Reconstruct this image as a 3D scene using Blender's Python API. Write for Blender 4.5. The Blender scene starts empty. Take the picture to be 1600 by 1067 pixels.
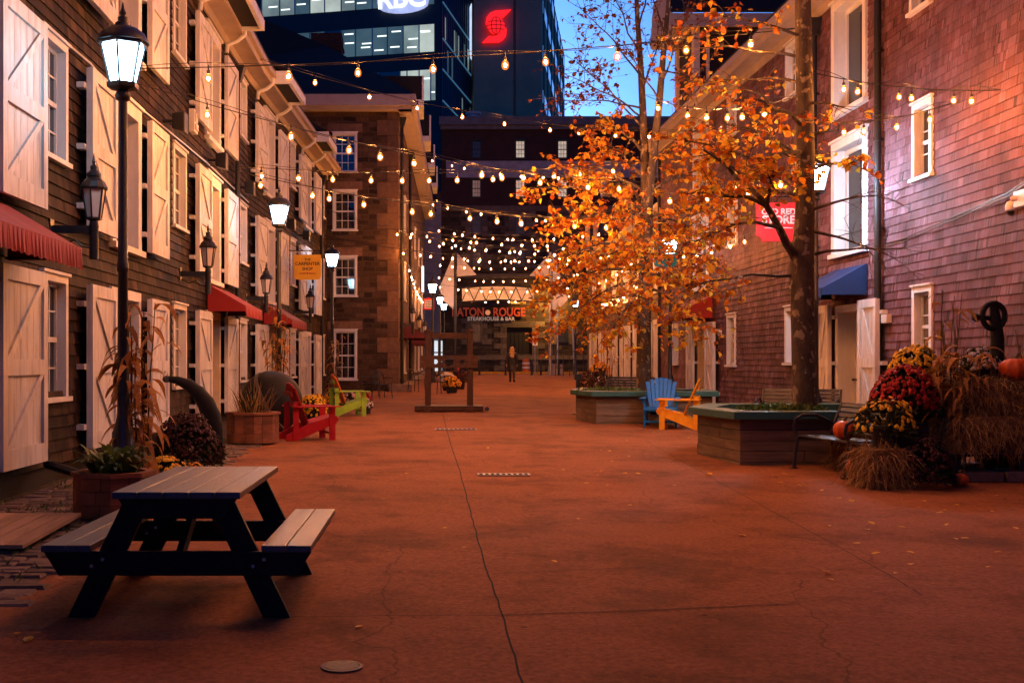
import bpy, bmesh, math, random
from mathutils import Vector, Matrix, noise
random.seed(7)
R = math.radians
scn = bpy.context.scene
COL = scn.collection

# ---------------------------------------------------------------- camera
F, CX, CY, CZ, GS = 1777.8, 660.0, 568.0, 1.578, 0.0117      # pixels of the 1600 px photograph; GS = slope of the street
cd = bpy.data.cameras.new('camera'); cam = bpy.data.objects.new('camera', cd); COL.objects.link(cam)
cam.location = (0, 0, CZ); cam.rotation_euler = (R(90), 0, 0)
cd.lens = 40; cd.sensor_width = 36; cd.clip_start = .1; cd.clip_end = 1500
cd.shift_x = (800-CX)/1600; cd.shift_y = (CY-533.5)/1600
scn.camera = cam

# ---------------------------------------------------------------- dusk sky, faint last sun, exposure
w = bpy.data.worlds.new('World'); scn.world = w; w.use_nodes = True
nt = w.node_tree; bg = nt.nodes['Background']
sky = nt.nodes.new('ShaderNodeTexSky'); sky.sky_type = 'NISHITA'; sky.sun_disc = False
sky.sun_elevation = R(8); sky.sun_rotation = R(0); sky.altitude = 20; sky.ozone_density = 10.0; sky.dust_density = 2.0
tint = nt.nodes.new('ShaderNodeMix'); tint.data_type = 'RGBA'; tint.blend_type = 'MULTIPLY'; tint.inputs[0].default_value = 1
tint.inputs[7].default_value = (1.2, 1.45, 1.72, 1)
nt.links.new(sky.outputs[0], tint.inputs[6]); nt.links.new(tint.outputs[2], bg.inputs[0])
bg.inputs[1].default_value = .095
sl = bpy.data.lights.new('sun', 'SUN'); sl.energy = .015; sl.angle = R(12); sl.color = (1, .8, .65)
so = bpy.data.objects.new('sun', sl); COL.objects.link(so); so.rotation_euler = (R(-82), 0, 0)
scn.view_settings.view_transform = 'Standard'; scn.view_settings.look = 'None'
scn.view_settings.exposure = 0; scn.view_settings.gamma = 1
scn.cycles.use_denoising = True
scn.cycles.max_bounces = 5; scn.cycles.diffuse_bounces = 2; scn.cycles.glossy_bounces = 2
scn.cycles.transparent_max_bounces = 6; scn.cycles.sample_clamp_indirect = 3
scn.cycles.caustics_reflective = False; scn.cycles.caustics_refractive = False

# ---------------------------------------------------------------- geometry helpers
def gz(y): return GS*y
def at(px, py, D): return Vector(((px-CX)/F*D, D, CZ+(CY-py)/F*D))
def gp(px, py):
    D = CZ*F/(py-CY+GS*F); return at(px, py, D)
def V(*a): return Vector(a)

class MB:
    def __init__(s): s.v = []; s.f = []; s.solid = False
    def face(s, *ps):
        b = len(s.v); s.v += [Vector(p) for p in ps]; s.f.append(tuple(range(b, b+len(ps))))
    def hexa(s, p):      # 8 points: bottom ring 0-3, top ring 4-7
        s.solid = True; b = len(s.v); s.v += [Vector(q) for q in p]
        for q in ((3, 2, 1, 0), (4, 5, 6, 7), (0, 1, 5, 4), (1, 2, 6, 5), (2, 3, 7, 6), (3, 0, 4, 7)): s.f.append(tuple(b+i for i in q))
        return s
    def box(s, x0, x1, y0, y1, z0, z1):
        return s.hexa([(x0, y0, z0), (x1, y0, z0), (x1, y1, z0), (x0, y1, z0), (x0, y0, z1), (x1, y0, z1), (x1, y1, z1), (x0, y1, z1)])
    def bar(s, p, q, w, h, up=(0, 0, 1)):
        p, q = Vector(p), Vector(q); d = (q-p).normalized(); u = Vector(up)
        a = d.cross(u)
        if a.length < 1e-4: a = d.cross(Vector((1, 0, 0)))
        a.normalize(); u = a.cross(d).normalized(); a = a*w/2; u = u*h/2
        return s.hexa([p-a-u, p+a-u, q+a-u, q-a-u, p-a+u, p+a+u, q+a+u, q-a+u])
    def prism(s, pts, d):  # polygon pts extruded by vector d
        s.solid = True; n = len(pts); b = len(s.v); d = Vector(d)
        s.v += [Vector(p) for p in pts]+[Vector(p)+d for p in pts]
        s.f.append(tuple(b+i for i in reversed(range(n)))); s.f.append(tuple(b+n+i for i in range(n)))
        for i in range(n):
            j = (i+1) % n; s.f.append((b+i, b+j, b+n+j, b+n+i))
        return s
    def tube(s, pts, r, n=8, cap=True):
        s.solid = True; pts = [Vector(p) for p in pts]; m = len(pts)
        rs = r if isinstance(r, (list, tuple)) else [r]*m
        b = len(s.v); prev = None
        for i, p in enumerate(pts):
            d = (pts[min(i+1, m-1)]-pts[max(i-1, 0)]).normalized()
            if prev is None:
                a = d.cross(Vector((0, 0, 1)))
                if a.length < .05: a = d.cross(Vector((1, 0, 0)))
            else: a = prev-d*prev.dot(d)
            a.normalize(); prev = a; c = d.cross(a)
            for k in range(n):
                t = 2*math.pi*k/n; s.v.append(p+(a*math.cos(t)+c*math.sin(t))*rs[i])
        for i in range(m-1):
            for k in range(n):
                k2 = (k+1) % n; s.f.append((b+i*n+k, b+i*n+k2, b+(i+1)*n+k2, b+(i+1)*n+k))
        if cap:
            s.f.append(tuple(b+k for k in reversed(range(n)))); s.f.append(tuple(b+(m-1)*n+k for k in range(n)))
        return s
    def lathe(s, prof, c=(0, 0, 0), n=16, ph=0, lob=0, lk=0):
        s.solid = True; c = Vector(c); b = len(s.v); m = len(prof)
        for r, z in prof:
            for k in range(n):
                t = 2*math.pi*k/n+ph; rr = r*(1+lob*math.cos(lk*t)); s.v.append(c+Vector((rr*math.cos(t), rr*math.sin(t), z)))
        for i in range(m-1):
            for k in range(n):
                k2 = (k+1) % n; s.f.append((b+i*n+k, b+i*n+k2, b+(i+1)*n+k2, b+(i+1)*n+k))
        s.f.append(tuple(b+k for k in reversed(range(n)))); s.f.append(tuple(b+(m-1)*n+k for k in range(n)))
        return s
    def build(s, name, m, parent=None, world=False, smooth=False, bevel=0):
        off = Vector((0, 0, 0))
        if world and parent:
            o = parent
            while o: off += o.location; o = o.parent
        me = bpy.data.meshes.new(name); me.from_pydata([p-off for p in s.v], [], s.f); me.validate(); me.update()
        if m: me.materials.append(m)
        ob = bpy.data.objects.new(name, me); COL.objects.link(ob)
        if parent: ob.parent = parent
        if smooth:
            for p in me.polygons: p.use_smooth = True
            try: me.set_sharp_from_angle(angle=R(40))
            except Exception: pass
        if s.solid and len(s.f) < 60000:
            bm = bmesh.new(); bm.from_mesh(me); bmesh.ops.recalc_face_normals(bm, faces=bm.faces); bm.to_mesh(me); bm.free()
        if bevel:
            md = ob.modifiers.new('bevel', 'BEVEL'); md.width = bevel; md.segments = 2; md.limit_method = 'ANGLE'
        return ob

def tag(o, label=None, cat=None, group=None, kind=None):
    if label: o['label'] = label
    if cat: o['category'] = cat
    if group: o['group'] = group
    if kind: o['kind'] = kind
    return o
def thing(name, label, cat, loc=(0, 0, 0), rotz=0, group=None):
    o = bpy.data.objects.new(name, None); COL.objects.link(o); o.location = loc; o.rotation_euler = (0, 0, rotz); o.empty_display_size = .2
    return tag(o, label, cat, group)
KIDS = {}
def kids(o): return [c for c in COL.objects if c.parent == o]
def copy_tree(o, loc=None, rotz=None, label=None, parent=None, scale=None):
    c = o.copy(); COL.objects.link(c)
    if parent: c.parent = parent
    if loc is not None: c.location = loc
    if rotz is not None: c.rotation_euler = (0, 0, rotz)
    if scale: c.scale = (scale,)*3
    if label: c['label'] = label
    for k in list(o.children): copy_tree(k, parent=c)
    return c
def text(body, size, loc, m, parent=None, world=False, ext=.004, rotz=0, name='lettering', bold=0.0, align='CENTER', sx=1):
    cu = bpy.data.curves.new(name, 'FONT'); cu.body = body; cu.size = size; cu.extrude = ext; cu.align_x = align; cu.align_y = 'CENTER'; cu.offset = bold
    cu.resolution_u = 4
    o = bpy.data.objects.new(name, cu); COL.objects.link(o); cu.materials.append(m)
    loc = Vector(loc)
    if parent:
        o.parent = parent
        if world:
            p = parent
            while p: loc = loc-p.location; p = p.parent
    bpy.context.view_layer.update()
    me = bpy.data.meshes.new_from_object(o.evaluated_get(bpy.context.evaluated_depsgraph_get())); par = o.parent; bpy.data.objects.remove(o); bpy.data.curves.remove(cu)
    o = bpy.data.objects.new(name, me); COL.objects.link(o); o.parent = par
    o.location = loc; o.rotation_euler = (R(90), 0, rotz); o.scale = (sx, 1, 1)
    return o

# ---------------------------------------------------------------- materials
class NT:
    def __init__(s, name):
        s.m = bpy.data.materials.new(name); s.m.use_nodes = True; s.t = s.m.node_tree; s.p = s.t.nodes['Principled BSDF']
        s.out = s.t.nodes['Material Output']
    def set(s, sock, v):
        if hasattr(v, 'is_output'): s.t.links.new(v, sock)
        else: sock.default_value = v
    def n(s, ty, ins=None, **props):
        o = s.t.nodes.new('ShaderNode'+ty)
        for k, v in props.items(): setattr(o, k, v)
        for k, v in (ins or {}).items(): s.set(o.inputs[k], v)
        return o
    def math(s, op, a, b=0.0, c=0.0): return s.n('Math', {0: a, 1: b, 2: c}, operation=op).outputs[0]
    def mix(s, f, a, b, bt='MIX'):
        o = s.n('Mix', {0: f, 6: a, 7: b}, data_type='RGBA', blend_type=bt); return o.outputs[2]
    def ramp(s, f, stops):
        o = s.n('ValToRGB', {0: f}); e = o.color_ramp.elements
        while len(e) < len(stops): e.new(.5)
        for x, (p, c) in zip(e, stops): x.position = p; x.color = (*c, 1) if len(c) == 3 else c
        return o.outputs[0]
    def noise(s, vec, scale, detail=4, rough=.6): return s.n('TexNoise', {'Vector': vec, 'Scale': scale, 'Detail': detail, 'Roughness': rough}).outputs[0]
    def coord(s): return s.n('TexCoord').outputs['Object']
    def pos(s): return s.n('NewGeometry').outputs['Position']
    def mapv(s, vec, sc): return s.n('Mapping', {0: vec, 3: sc}).outputs[0]
    def bump(s, h, st=.4, dist=.02):
        b = s.n('Bump', {'Height': h, 'Strength': st, 'Distance': dist}); s.t.links.new(b.outputs[0], s.p.inputs['Normal'])
def c4(c): return (*c, 1)
def pm(name, col, rough=.6, var=.25, scale=6, island=0, bump=.15, bscale=40, metal=0, stretch=(1, 1, 1), spec=.3, dark=.6, coat=0, sheen=0, trans=0):
    """painted / natural surface: colour with blotchy wear, per-piece variation and a fine bump"""
    t = NT(name); v = t.mapv(t.coord(), stretch)
    f = t.noise(v, scale, 5, .65)
    lo = tuple(x*(1-var) for x in col); hi = tuple(min(1, x*(1+var*.7)) for x in col)
    c = t.ramp(f, [(.3, lo), (.7, hi)])
    if island:
        ri = t.n('NewGeometry').outputs['Random Per Island']
        c = t.mix(1, c, t.ramp(ri, [(0, (1-island,)*3), (1, (1+island*.6,)*3)]), 'MULTIPLY')
    t.set(t.p.inputs['Base Color'], c)
    t.set(t.p.inputs['Roughness'], t.math('MULTIPLY_ADD', f, .25, rough-.12))
    t.p.inputs['Metallic'].default_value = metal; t.p.inputs['Specular IOR Level'].default_value = spec
    if coat: t.p.inputs['Coat Weight'].default_value = coat
    if sheen: t.p.inputs['Sheen Weight'].default_value = sheen
    if bump: t.bump(t.noise(v, bscale, 4, .6), bump, .01)
    return t.m
def emit(name, col, st, var=0, scale=3):
    t = NT(name); t.p.inputs['Base Color'].default_value = c4(tuple(x*.5 for x in col))
    if var:
        f = t.noise(t.coord(), scale, 3); t.set(t.p.inputs['Emission Color'], t.ramp(f, [(.35, tuple(x*(1-var) for x in col)), (.65, col)]))
    else: t.p.inputs['Emission Color'].default_value = c4(col)
    t.p.inputs['Emission Strength'].default_value = st
    return t.m
def islands(name, cols, rough=.6, trans=0, bump=0):
    """many small pieces, each its own colour from the list; optional light passing through (leaves)"""
    t = NT(name); ri = t.n('NewGeometry').outputs['Random Per Island']; k = len(cols)
    c = t.ramp(ri, [(i/max(1, k-1), cols[i]) for i in range(k)])
    f = t.noise(t.coord(), 25, 3); c = t.mix(1, c, t.ramp(f, [(.3, (.75,)*3), (.7, (1.15,)*3)]), 'MULTIPLY')
    t.set(t.p.inputs['Base Color'], c); t.p.inputs['Roughness'].default_value = rough; t.p.inputs['Specular IOR Level'].default_value = .3
    if trans:
        tr = t.n('BsdfTranslucent', {'Color': c}); mx = t.n('MixShader', {0: trans, 1: t.p.outputs[0], 2: tr.outputs[0]})
        t.t.links.new(mx.outputs[0], t.out.inputs[0])
    return t.m
def shingle(name, cols, rowh, z0, wid=.17, axis=1, moss=None):
    """rows of wooden shingles of uneven width: every shingle its own tone, narrow open joints, vertical grain"""
    t = NT(name); sp = t.n('SeparateXYZ', {0: t.pos()}); u = sp.outputs[axis]; z = sp.outputs[2]
    v = t.math('DIVIDE', t.math('SUBTRACT', z, z0), rowh); row = t.math('FLOOR', v)
    rr = t.n('TexWhiteNoise', {'W': row}, noise_dimensions='1D').outputs[0]
    uu = t.math('ADD', t.math('DIVIDE', u, wid), t.math('MULTIPLY', rr, 7.3))
    wob = t.n('TexNoise', {'W': t.math('ADD', t.math('MULTIPLY', uu, .8), t.math('MULTIPLY', row, 3.7)), 'Scale': 1.0, 'Detail': 0}, noise_dimensions='1D').outputs[0]
    uu = t.math('ADD', uu, t.math('MULTIPLY', wob, 2.2))
    col = t.math('FLOOR', uu); fx = t.math('FRACT', uu)
    cv = t.n('CombineXYZ', {0: col, 1: row}).outputs[0]
    cr = t.n('TexWhiteNoise', {'Vector': cv}, noise_dimensions='2D').outputs[0]
    k = len(cols); c = t.ramp(cr, [(i/(k-1), cols[i]) for i in range(k)])
    st = t.n('CombineXYZ', {0: t.math('MULTIPLY', u, 60), 1: t.math('ADD', t.math('MULTIPLY', z, 2.2), t.math('MULTIPLY', cr, 9))}).outputs[0]
    g = t.n('TexNoise', {'Vector': st, 'Scale': 1, 'Detail': 3, 'Roughness': .6}).outputs[0]
    c = t.mix(1, c, t.ramp(g, [(.3, (.62,)*3), (.7, (1.2,)*3)]), 'MULTIPLY')
    blot = t.noise(t.pos(), 1.1, 5, .7); c = t.mix(1, c, t.ramp(blot, [(.32, (.5,)*3), (.66, (1.35,)*3)]), 'MULTIPLY')
    if moss:
        mz = t.math('MULTIPLY', t.math('SUBTRACT', 2.2, z), .4); mm = t.math('MULTIPLY', t.noise(t.pos(), 2.3, 3), mz)
        c = t.mix(t.n('Clamp', {0: t.math('MULTIPLY', t.math('SUBTRACT', mm, .28), 3)}).outputs[0], c, c4(moss))
    gap = t.math('LESS_THAN', fx, .085)
    c = t.mix(t.math('MULTIPLY', gap, .8), c, (.008, .005, .004, 1))
    t.set(t.p.inputs['Base Color'], c); t.p.inputs['Roughness'].default_value = .75; t.p.inputs['Specular IOR Level'].default_value = .15
    h = t.math('ADD', t.math('MULTIPLY', t.math('SUBTRACT', 1, gap), .6), t.math('ADD', t.math('MULTIPLY', g, .3), t.math('MULTIPLY', cr, .5)))
    t.bump(h, .7, .012)
    return t.m
def masonry(name, cols, mortar, bw, bh, axis=0, wob=.06, rough=.85, bmp=.8):
    t = NT(name); sp = t.n('SeparateXYZ', {0: t.pos()}); u = sp.outputs[axis]; z = sp.outputs[2]
    nz = t.n('TexNoise', {'Vector': t.pos(), 'Scale': 1.7, 'Detail': 2})
    uv = t.n('CombineXYZ', {0: u, 1: z}).outputs[0]
    uv = t.n('VectorMath', {0: uv, 1: t.n('VectorMath', {0: nz.outputs[1], 'Scale': wob}, operation='SCALE').outputs[0]}, operation='ADD').outputs[0]
    b = t.n('TexBrick', {'Vector': uv, 'Scale': 1, 'Mortar Size': .02, 'Mortar Smooth': .3, 'Bias': 0, 'Brick Width': bw, 'Row Height': bh, 'Color1': (0, 0, 0, 1), 'Color2': (1, 1, 1, 1), 'Mortar': (.5, .5, .5, 1)},
            offset_frequency=2, squash=.62, squash_frequency=3)
    k = len(cols); c = t.ramp(b.outputs[0], [(i/(k-1), cols[i]) for i in range(k)])
    g = t.noise(t.pos(), 14, 5, .7); c = t.mix(1, c, t.ramp(g, [(.3, (.6,)*3), (.7, (1.25,)*3)]), 'MULTIPLY')
    g2 = t.noise(t.pos(), 1.1, 3); c = t.mix(1, c, t.ramp(g2, [(.3, (.7,)*3), (.7, (1.15,)*3)]), 'MULTIPLY')
    c = t.mix(b.outputs[1], c, c4(mortar))
    t.set(t.p.inputs['Base Color'], c); t.p.inputs['Roughness'].default_value = rough; t.p.inputs['Specular IOR Level'].default_value = .15
    t.bump(t.math('ADD', t.math('MULTIPLY', b.outputs[1], -1), t.math('MULTIPLY', g, .5)), bmp, .025)
    return t.m

ROW = .145
M = {}
M['shingle_brown'] = shingle('shingle_brown', [(.006, .0035, .003), (.020, .011, .008), (.052, .028, .018), (.028, .018, .015), (.095, .052, .032)], ROW, -.2, moss=(.06, .035, .010))
M['shingle_red'] = shingle('shingle_red', [(.105, .037, .040), (.145, .062, .070), (.18, .092, .108), (.125, .052, .058), (.23, .122, .145)], ROW, -.2, wid=.16)
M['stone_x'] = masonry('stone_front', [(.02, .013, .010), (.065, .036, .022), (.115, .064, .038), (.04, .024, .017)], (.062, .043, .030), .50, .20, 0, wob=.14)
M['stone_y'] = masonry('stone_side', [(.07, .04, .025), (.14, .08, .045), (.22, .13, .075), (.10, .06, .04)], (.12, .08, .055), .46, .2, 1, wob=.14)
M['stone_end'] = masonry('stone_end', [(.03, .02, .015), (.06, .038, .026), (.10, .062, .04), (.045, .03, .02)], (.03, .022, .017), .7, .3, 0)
M['brick_end'] = masonry('brick_end', [(.05, .02, .016), (.075, .03, .022), (.06, .026, .02)], (.035, .022, .018), .22, .075, 0, wob=.01, bmp=.3)
M['quoin'] = pm('quoin_stone', (.26, .17, .11), .85, .35, 4, .3, .5, 18)
M['concrete'] = pm('concrete', (.30, .27, .27), .9, .3, 2, 0, .3, 14)
M['white'] = pm('white_paint', (.66, .65, .64), .5, .16, 3, .05, .15, 30, stretch=(1, 1, .3), spec=.25)
t_ = NT('chalky_white_paint'); v_ = t_.pos(); f_ = t_.noise(t_.mapv(v_, (1, 1, .35)), 2.6, 5, .7); c_ = t_.ramp(f_, [(.3, (.50, .48, .46)), (.62, (.68, .67, .66))])
d_ = t_.noise(t_.mapv(v_, (9, 9, .8)), 1.0, 4, .7); c_ = t_.mix(1, c_, t_.ramp(d_, [(.30, (.66, .62, .58)), (.52, (1, 1, 1))]), 'MULTIPLY')
p_ = t_.noise(v_, 34, 4, .7); c_ = t_.mix(t_.math('MULTIPLY', t_.math('GREATER_THAN', p_, .70), .6), c_, (.16, .12, .09, 1))
t_.set(t_.p.inputs['Base Color'], c_); t_.p.inputs['Roughness'].default_value = .55; t_.p.inputs['Specular IOR Level'].default_value = .25; t_.bump(t_.math('ADD', p_, d_), .18, .008); M['shutter_white'] = t_.m
M['cream'] = pm('cream_paint', (.66, .55, .38), .45, .12, 3, .05, .1, 30)
M['soffit'] = pm('soffit_paint', (.40, .32, .26), .6, .15, 2, .08, .1, 20)
M['black'] = pm('black_metal', (.014, .014, .016), .38, .3, 8, 0, .1, 60, spec=.5)
M['iron'] = pm('old_iron', (.008, .0065, .006), .6, .5, 6, 0, .5, 26, spec=.22)
M['pipe'] = pm('dark_pipe', (.014, .014, .016), .5, .3, 5, 0, .1, 40)
M['roof'] = pm('dark_roof', (.012, .011, .012), .85, .3, 4, .2, .4, 20)
M['dark'] = pm('dark_timber', (.02, .014, .012), .8, .3, 6, 0, .3, 30)
M['red_fabric'] = pm('red_canvas', (.30, .022, .022), .8, .2, 3, 0, .2, 120, sheen=.2)
M['blue_fabric'] = pm('blue_canvas', (.012, .032, .11), .85, .2, 3, 0, .2, 120)
M['purple_fabric'] = pm('purple_canvas', (.10, .02, .035), .8, .2, 3, 0, .2, 120, sheen=.2)
M['planter_wood'] = pm('weathered_timber', (.17, .115, .068), .8, .45, 5, .3, .5, 22, stretch=(.35, .35, 3))
M['tub_wood'] = pm('cedar_tub', (.24, .085, .035), .65, .4, 5, .35, .4, 25, stretch=(1, 1, 2))
M['teal'] = pm('teal_cap_paint', (.035, .115, .10), .5, .3, 4, .1, .25, 20)
M['table'] = pm('dark_table_paint', (.010, .010, .011), .5, .35, 5, .12, .25, 24, stretch=(3, .3, 3), spec=.22); M['table_top'] = pm('sky_sheen_table_boards', (.070, .084, .105), .38, .35, 5, .15, .3, 24, stretch=(3, .3, 3), spec=.6)  # board colour lightened and cooled to carry the sky's sheen on the upper faces
M['timber'] = pm('brown_timber', (.055, .022, .014), .6, .4, 5, .2, .4, 25, stretch=(2, 2, .5))
for k, c in dict(red=(.42, .012, .016), green=(.24, .42, .03), blue=(.006, .15, .48), yellow=(.85, .36, .012), orange=(.75, .16, .015)).items():
    M['chair_'+k] = pm('chair_paint_'+k, c, .45, .22, 6, .1, .2, 30)
M['soil'] = pm('soil', (.035, .022, .014), .95, .5, 20, 0, .8, 60)
M['straw'] = islands('straw', [(.16, .08, .025), (.36, .20, .06), (.50, .30, .10), (.26, .13, .04), (.58, .38, .16)], .7, .15)
M['corn'] = islands('corn_husk', [(.24, .10, .025), (.46, .21, .05), (.58, .29, .08), (.34, .14, .03)], .65, .35)
M['leaf'] = islands('autumn_leaf', [(.20, .045, .010), (.42, .10, .010), (.66, .22, .014), (.80, .40, .022), (.90, .64, .05), (.80, .36, .02), (.60, .16, .012), (.26, .06, .010), (.60, .56, .06)], .5, .45)
M['leaf_dry'] = islands('dry_leaf', [(.10, .022, .008), (.22, .055, .012), (.36, .10, .016)], .6, .3)
M['green_leaf'] = islands('green_leaf', [(.03, .06, .012), (.06, .11, .02), (.10, .15, .03), (.16, .20, .05)], .45, .25)
M['dark_leaf'] = islands('dark_leaf', [(.012, .02, .006), (.03, .045, .012), (.045, .05, .015)], .6, .15)
for k, cs in dict(yellow=[(.70, .36, .008), (.90, .56, .02), (.80, .45, .012)], orange=[(.60, .20, .01), (.80, .38, .02), (.70, .28, .012)], red=[(.26, .008, .006), (.50, .022, .012), (.36, .014, .01)],
                  maroon=[(.035, .003, .006), (.06, .006, .010), (.045, .004, .008)], white=[(.55, .48, .44), (.70, .64, .58)], pink=[(.50, .30, .26), (.62, .42, .36)]).items():
    M['fl_'+k] = islands('petals_'+k, cs, .6, .2)
M['pumpkin'] = pm('pumpkin_skin', (.55, .085, .010), .42, .25, 3, 0, .15, 20)
M['stem'] = pm('dry_stem', (.10, .07, .03), .8, .4, 10, .2, .4, 40)
M['pot'] = pm('dark_pot', (.02, .022, .025), .5, .2, 5)
M['frost'] = pm('frosted_glass', (.62, .56, .50), .3, .06, 2, 0, 0)
M['steel'] = pm('galvanised_steel', (.35, .36, .38), .4, .2, 5, 0, .1, 40, metal=.6)
M['camera_white'] = pm('white_plastic', (.62, .60, .58), .4, .06, 3, 0, .05, 30)
M['skin'] = pm('skin', (.50, .30, .22), .5, .1, 6, 0, 0)
M['coat'] = pm('grey_coat', (.03, .03, .036), .85, .3, 10, 0, .3, 80)
M['tights'] = pm('dark_tights', (.05, .03, .025), .7, .2, 8, 0, 0)
M['hair'] = pm('blonde_hair', (.45, .27, .12), .5, .35, 30, 0, .5, 60, stretch=(1, 1, .1))
def glass(name, col, rough=.04):
    t = NT(name); f = t.noise(t.coord(), 1.3, 2)
    t.set(t.p.inputs['Base Color'], t.ramp(f, [(.3, tuple(x*.6 for x in col)), (.7, col)])); t.p.inputs['Roughness'].default_value = rough
    t.p.inputs['Specular IOR Level'].default_value = .8
    t.bump(t.noise(t.coord(), 1.7, 2), .03, .02)
    return t.m
M['glass'] = glass('dark_window_glass', (.012, .014, .018))
M['glass_far'] = glass('dull_window_glass', (.010, .010, .012), .35)
M['glass_curtain'] = glass('curtained_glass', (.16, .12, .09), .12)
M['lit_warm'] = emit('lit_window_warm', (1, .80, .60), .55, .4, 1.4)
M['lit_dim'] = emit('lit_window_dim', (1, .7, .5), .10, .6, 2)
M['lamp'] = emit('lamp_glass_lit', (.45, .76, 1.0), 38); M['lamp_bright'] = emit('lamp_glass_bright', (.52, .75, 1.0), 430)
M['strip'] = emit('neon_strip', (.75, .95, 1.0), 3)
M['lit_white'] = emit('lit_shop_glass', (.80, .93, 1.0), .9, .25, 1)
M['bulb'] = emit('bulb_filament', (1, .33, .075), 3100)
def shell():
    t = NT('bulb_glass'); e = t.n('Emission', {'Color': (1, .24, .03, 1), 'Strength': 1.9}); tr = t.n('BsdfTransparent')
    lw = t.n('LayerWeight', {'Blend': .45}).outputs['Facing']
    mx = t.n('MixShader', {0: .55, 1: e.outputs[0], 2: tr.outputs[0]}); t.t.links.new(mx.outputs[0], t.out.inputs[0]); return t.m
M['bulb_glass'] = shell()
def bark():
    t = NT('mottled_bark'); v = t.coord(); n1 = t.noise(t.mapv(v, (1, 1, .5)), 5, 5, .7)
    c = t.ramp(n1, [(.3, (.02, .013, .009)), (.5, (.055, .036, .023)), (.72, (.11, .075, .048))])
    vo = t.noise(t.mapv(v, (1, 1, .75)), 9, 2, .5); c = t.mix(t.ramp(vo, [(.58, (0,)*3), (.64, (1,)*3)]), c, (.24, .185, .115, 1))
    t.set(t.p.inputs['Base Color'], c); t.p.inputs['Roughness'].default_value = .85
    t.bump(t.noise(t.mapv(v, (1, 1, .3)), 22, 5, .7), .7, .03); return t.m
M['bark'] = bark()
def pavement():
    t = NT('old_concrete_paving'); v = t.pos()
    f = t.noise(v, .45, 6, .62); c = t.ramp(f, [(.28, (.20, .074, .032)), (.5, (.28, .104, .045)), (.74, (.35, .134, .060))])
    g = t.noise(v, 26, 5, .8); c = t.mix(1, c, t.ramp(g, [(.30, (.55,)*3), (.70, (1.35,)*3)]), 'MULTIPLY')
    s = t.noise(t.mapv(v, (1.0, 1.1, 1)), 1.1, 4, .7); c = t.mix(1, c, t.ramp(s, [(.34, (.72,)*3), (.5, (1,)*3)]), 'MULTIPLY')
    k = t.n('TexVoronoi', {'Vector': t.n('VectorMath', {0: v, 1: t.n('VectorMath', {0: t.n('TexNoise', {'Vector': v, 'Scale': 1.5, 'Detail': 4}).outputs[1], 'Scale': .5}, operation='SCALE').outputs[0]}, operation='ADD').outputs[0], 'Scale': .32}, feature='DISTANCE_TO_EDGE').outputs[0]
    c = t.mix(t.math('MULTIPLY', t.math('LESS_THAN', k, .0022), .35), c, (.02, .012, .01, 1))
    gum = t.n('TexVoronoi', {'Vector': v, 'Scale': 1.7}).outputs; on_ = t.math('MULTIPLY', t.math('LESS_THAN', gum[0], .045), t.math('GREATER_THAN', t.n('SeparateColor', {0: gum[1]}).outputs[0], .45))
    c = t.mix(t.math('MULTIPLY', on_, .55), c, (.025, .016, .012, 1))
    big = t.noise(v, .9, 5, .75); c = t.mix(1, c, t.ramp(big, [(.40, (.80,)*3), (.47, (1,)*3)]), 'MULTIPLY')
    t.set(t.p.inputs['Base Color'], c)
    t.set(t.p.inputs['Roughness'], t.ramp(f, [(.3, (.82,)*3), (.7, (.95,)*3)])); t.p.inputs['Specular IOR Level'].default_value = .10
    t.bump(t.math('ADD', g, t.math('MULTIPLY', f, 2)), .25, .012); return t.m
M['pavement'] = pavement()
M['joint'] = pm('joint_dirt', (.018, .012, .010), .95, .3, 10, 0, .3, 60)
M['cobble'] = pm('cobble_stone', (.16, .11, .085), .9, .4, 9, .4, .6, 30)
M['verge'] = pm('mossy_dirt', (.05, .034, .02), .95, .5, 6, 0, .8, 40)
M['grey_ground'] = pm('far_asphalt', (.06, .05, .045), .8, .3, 1, 0, .3, 30)
M['kerb'] = pm('yellow_kerb', (.45, .24, .03), .8, .4, 3, 0, .3, 20)
# ================================================================ SETTING: ground
def sheet(name, pts, m, dz=0.0, kind='structure'):
    b = MB(); b.face(*[(x, y, gz(y)+dz) for x, y in pts]); return tag(b.build(name, m), kind=kind)
mb = MB()
ys = [-30, 0, 20, 40, 78, 160, 500, 1200]
for i in range(len(ys)-1):
    z = lambda y: gz(min(y, 110))
    mb.face((-500, ys[i], z(ys[i])-.02), (500, ys[i], z(ys[i])-.02), (500, ys[i+1], z(ys[i+1])-.02), (-500, ys[i+1], z(ys[i+1])-.02))
tag(mb.build('ground', M['grey_ground']), kind='structure')
sheet('pavement', [(-6, -12), (14, -12), (14, 77), (-6, 77)], M['pavement'])
sheet('verge', [(-5.6, 2), (-2.62, 2), (-2.62, 9), (-2.78, 14), (-2.9, 20), (-2.7, 30), (-2.4, 43), (-4.6, 43)], M['verge'], .004)
random.seed(11)
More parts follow.
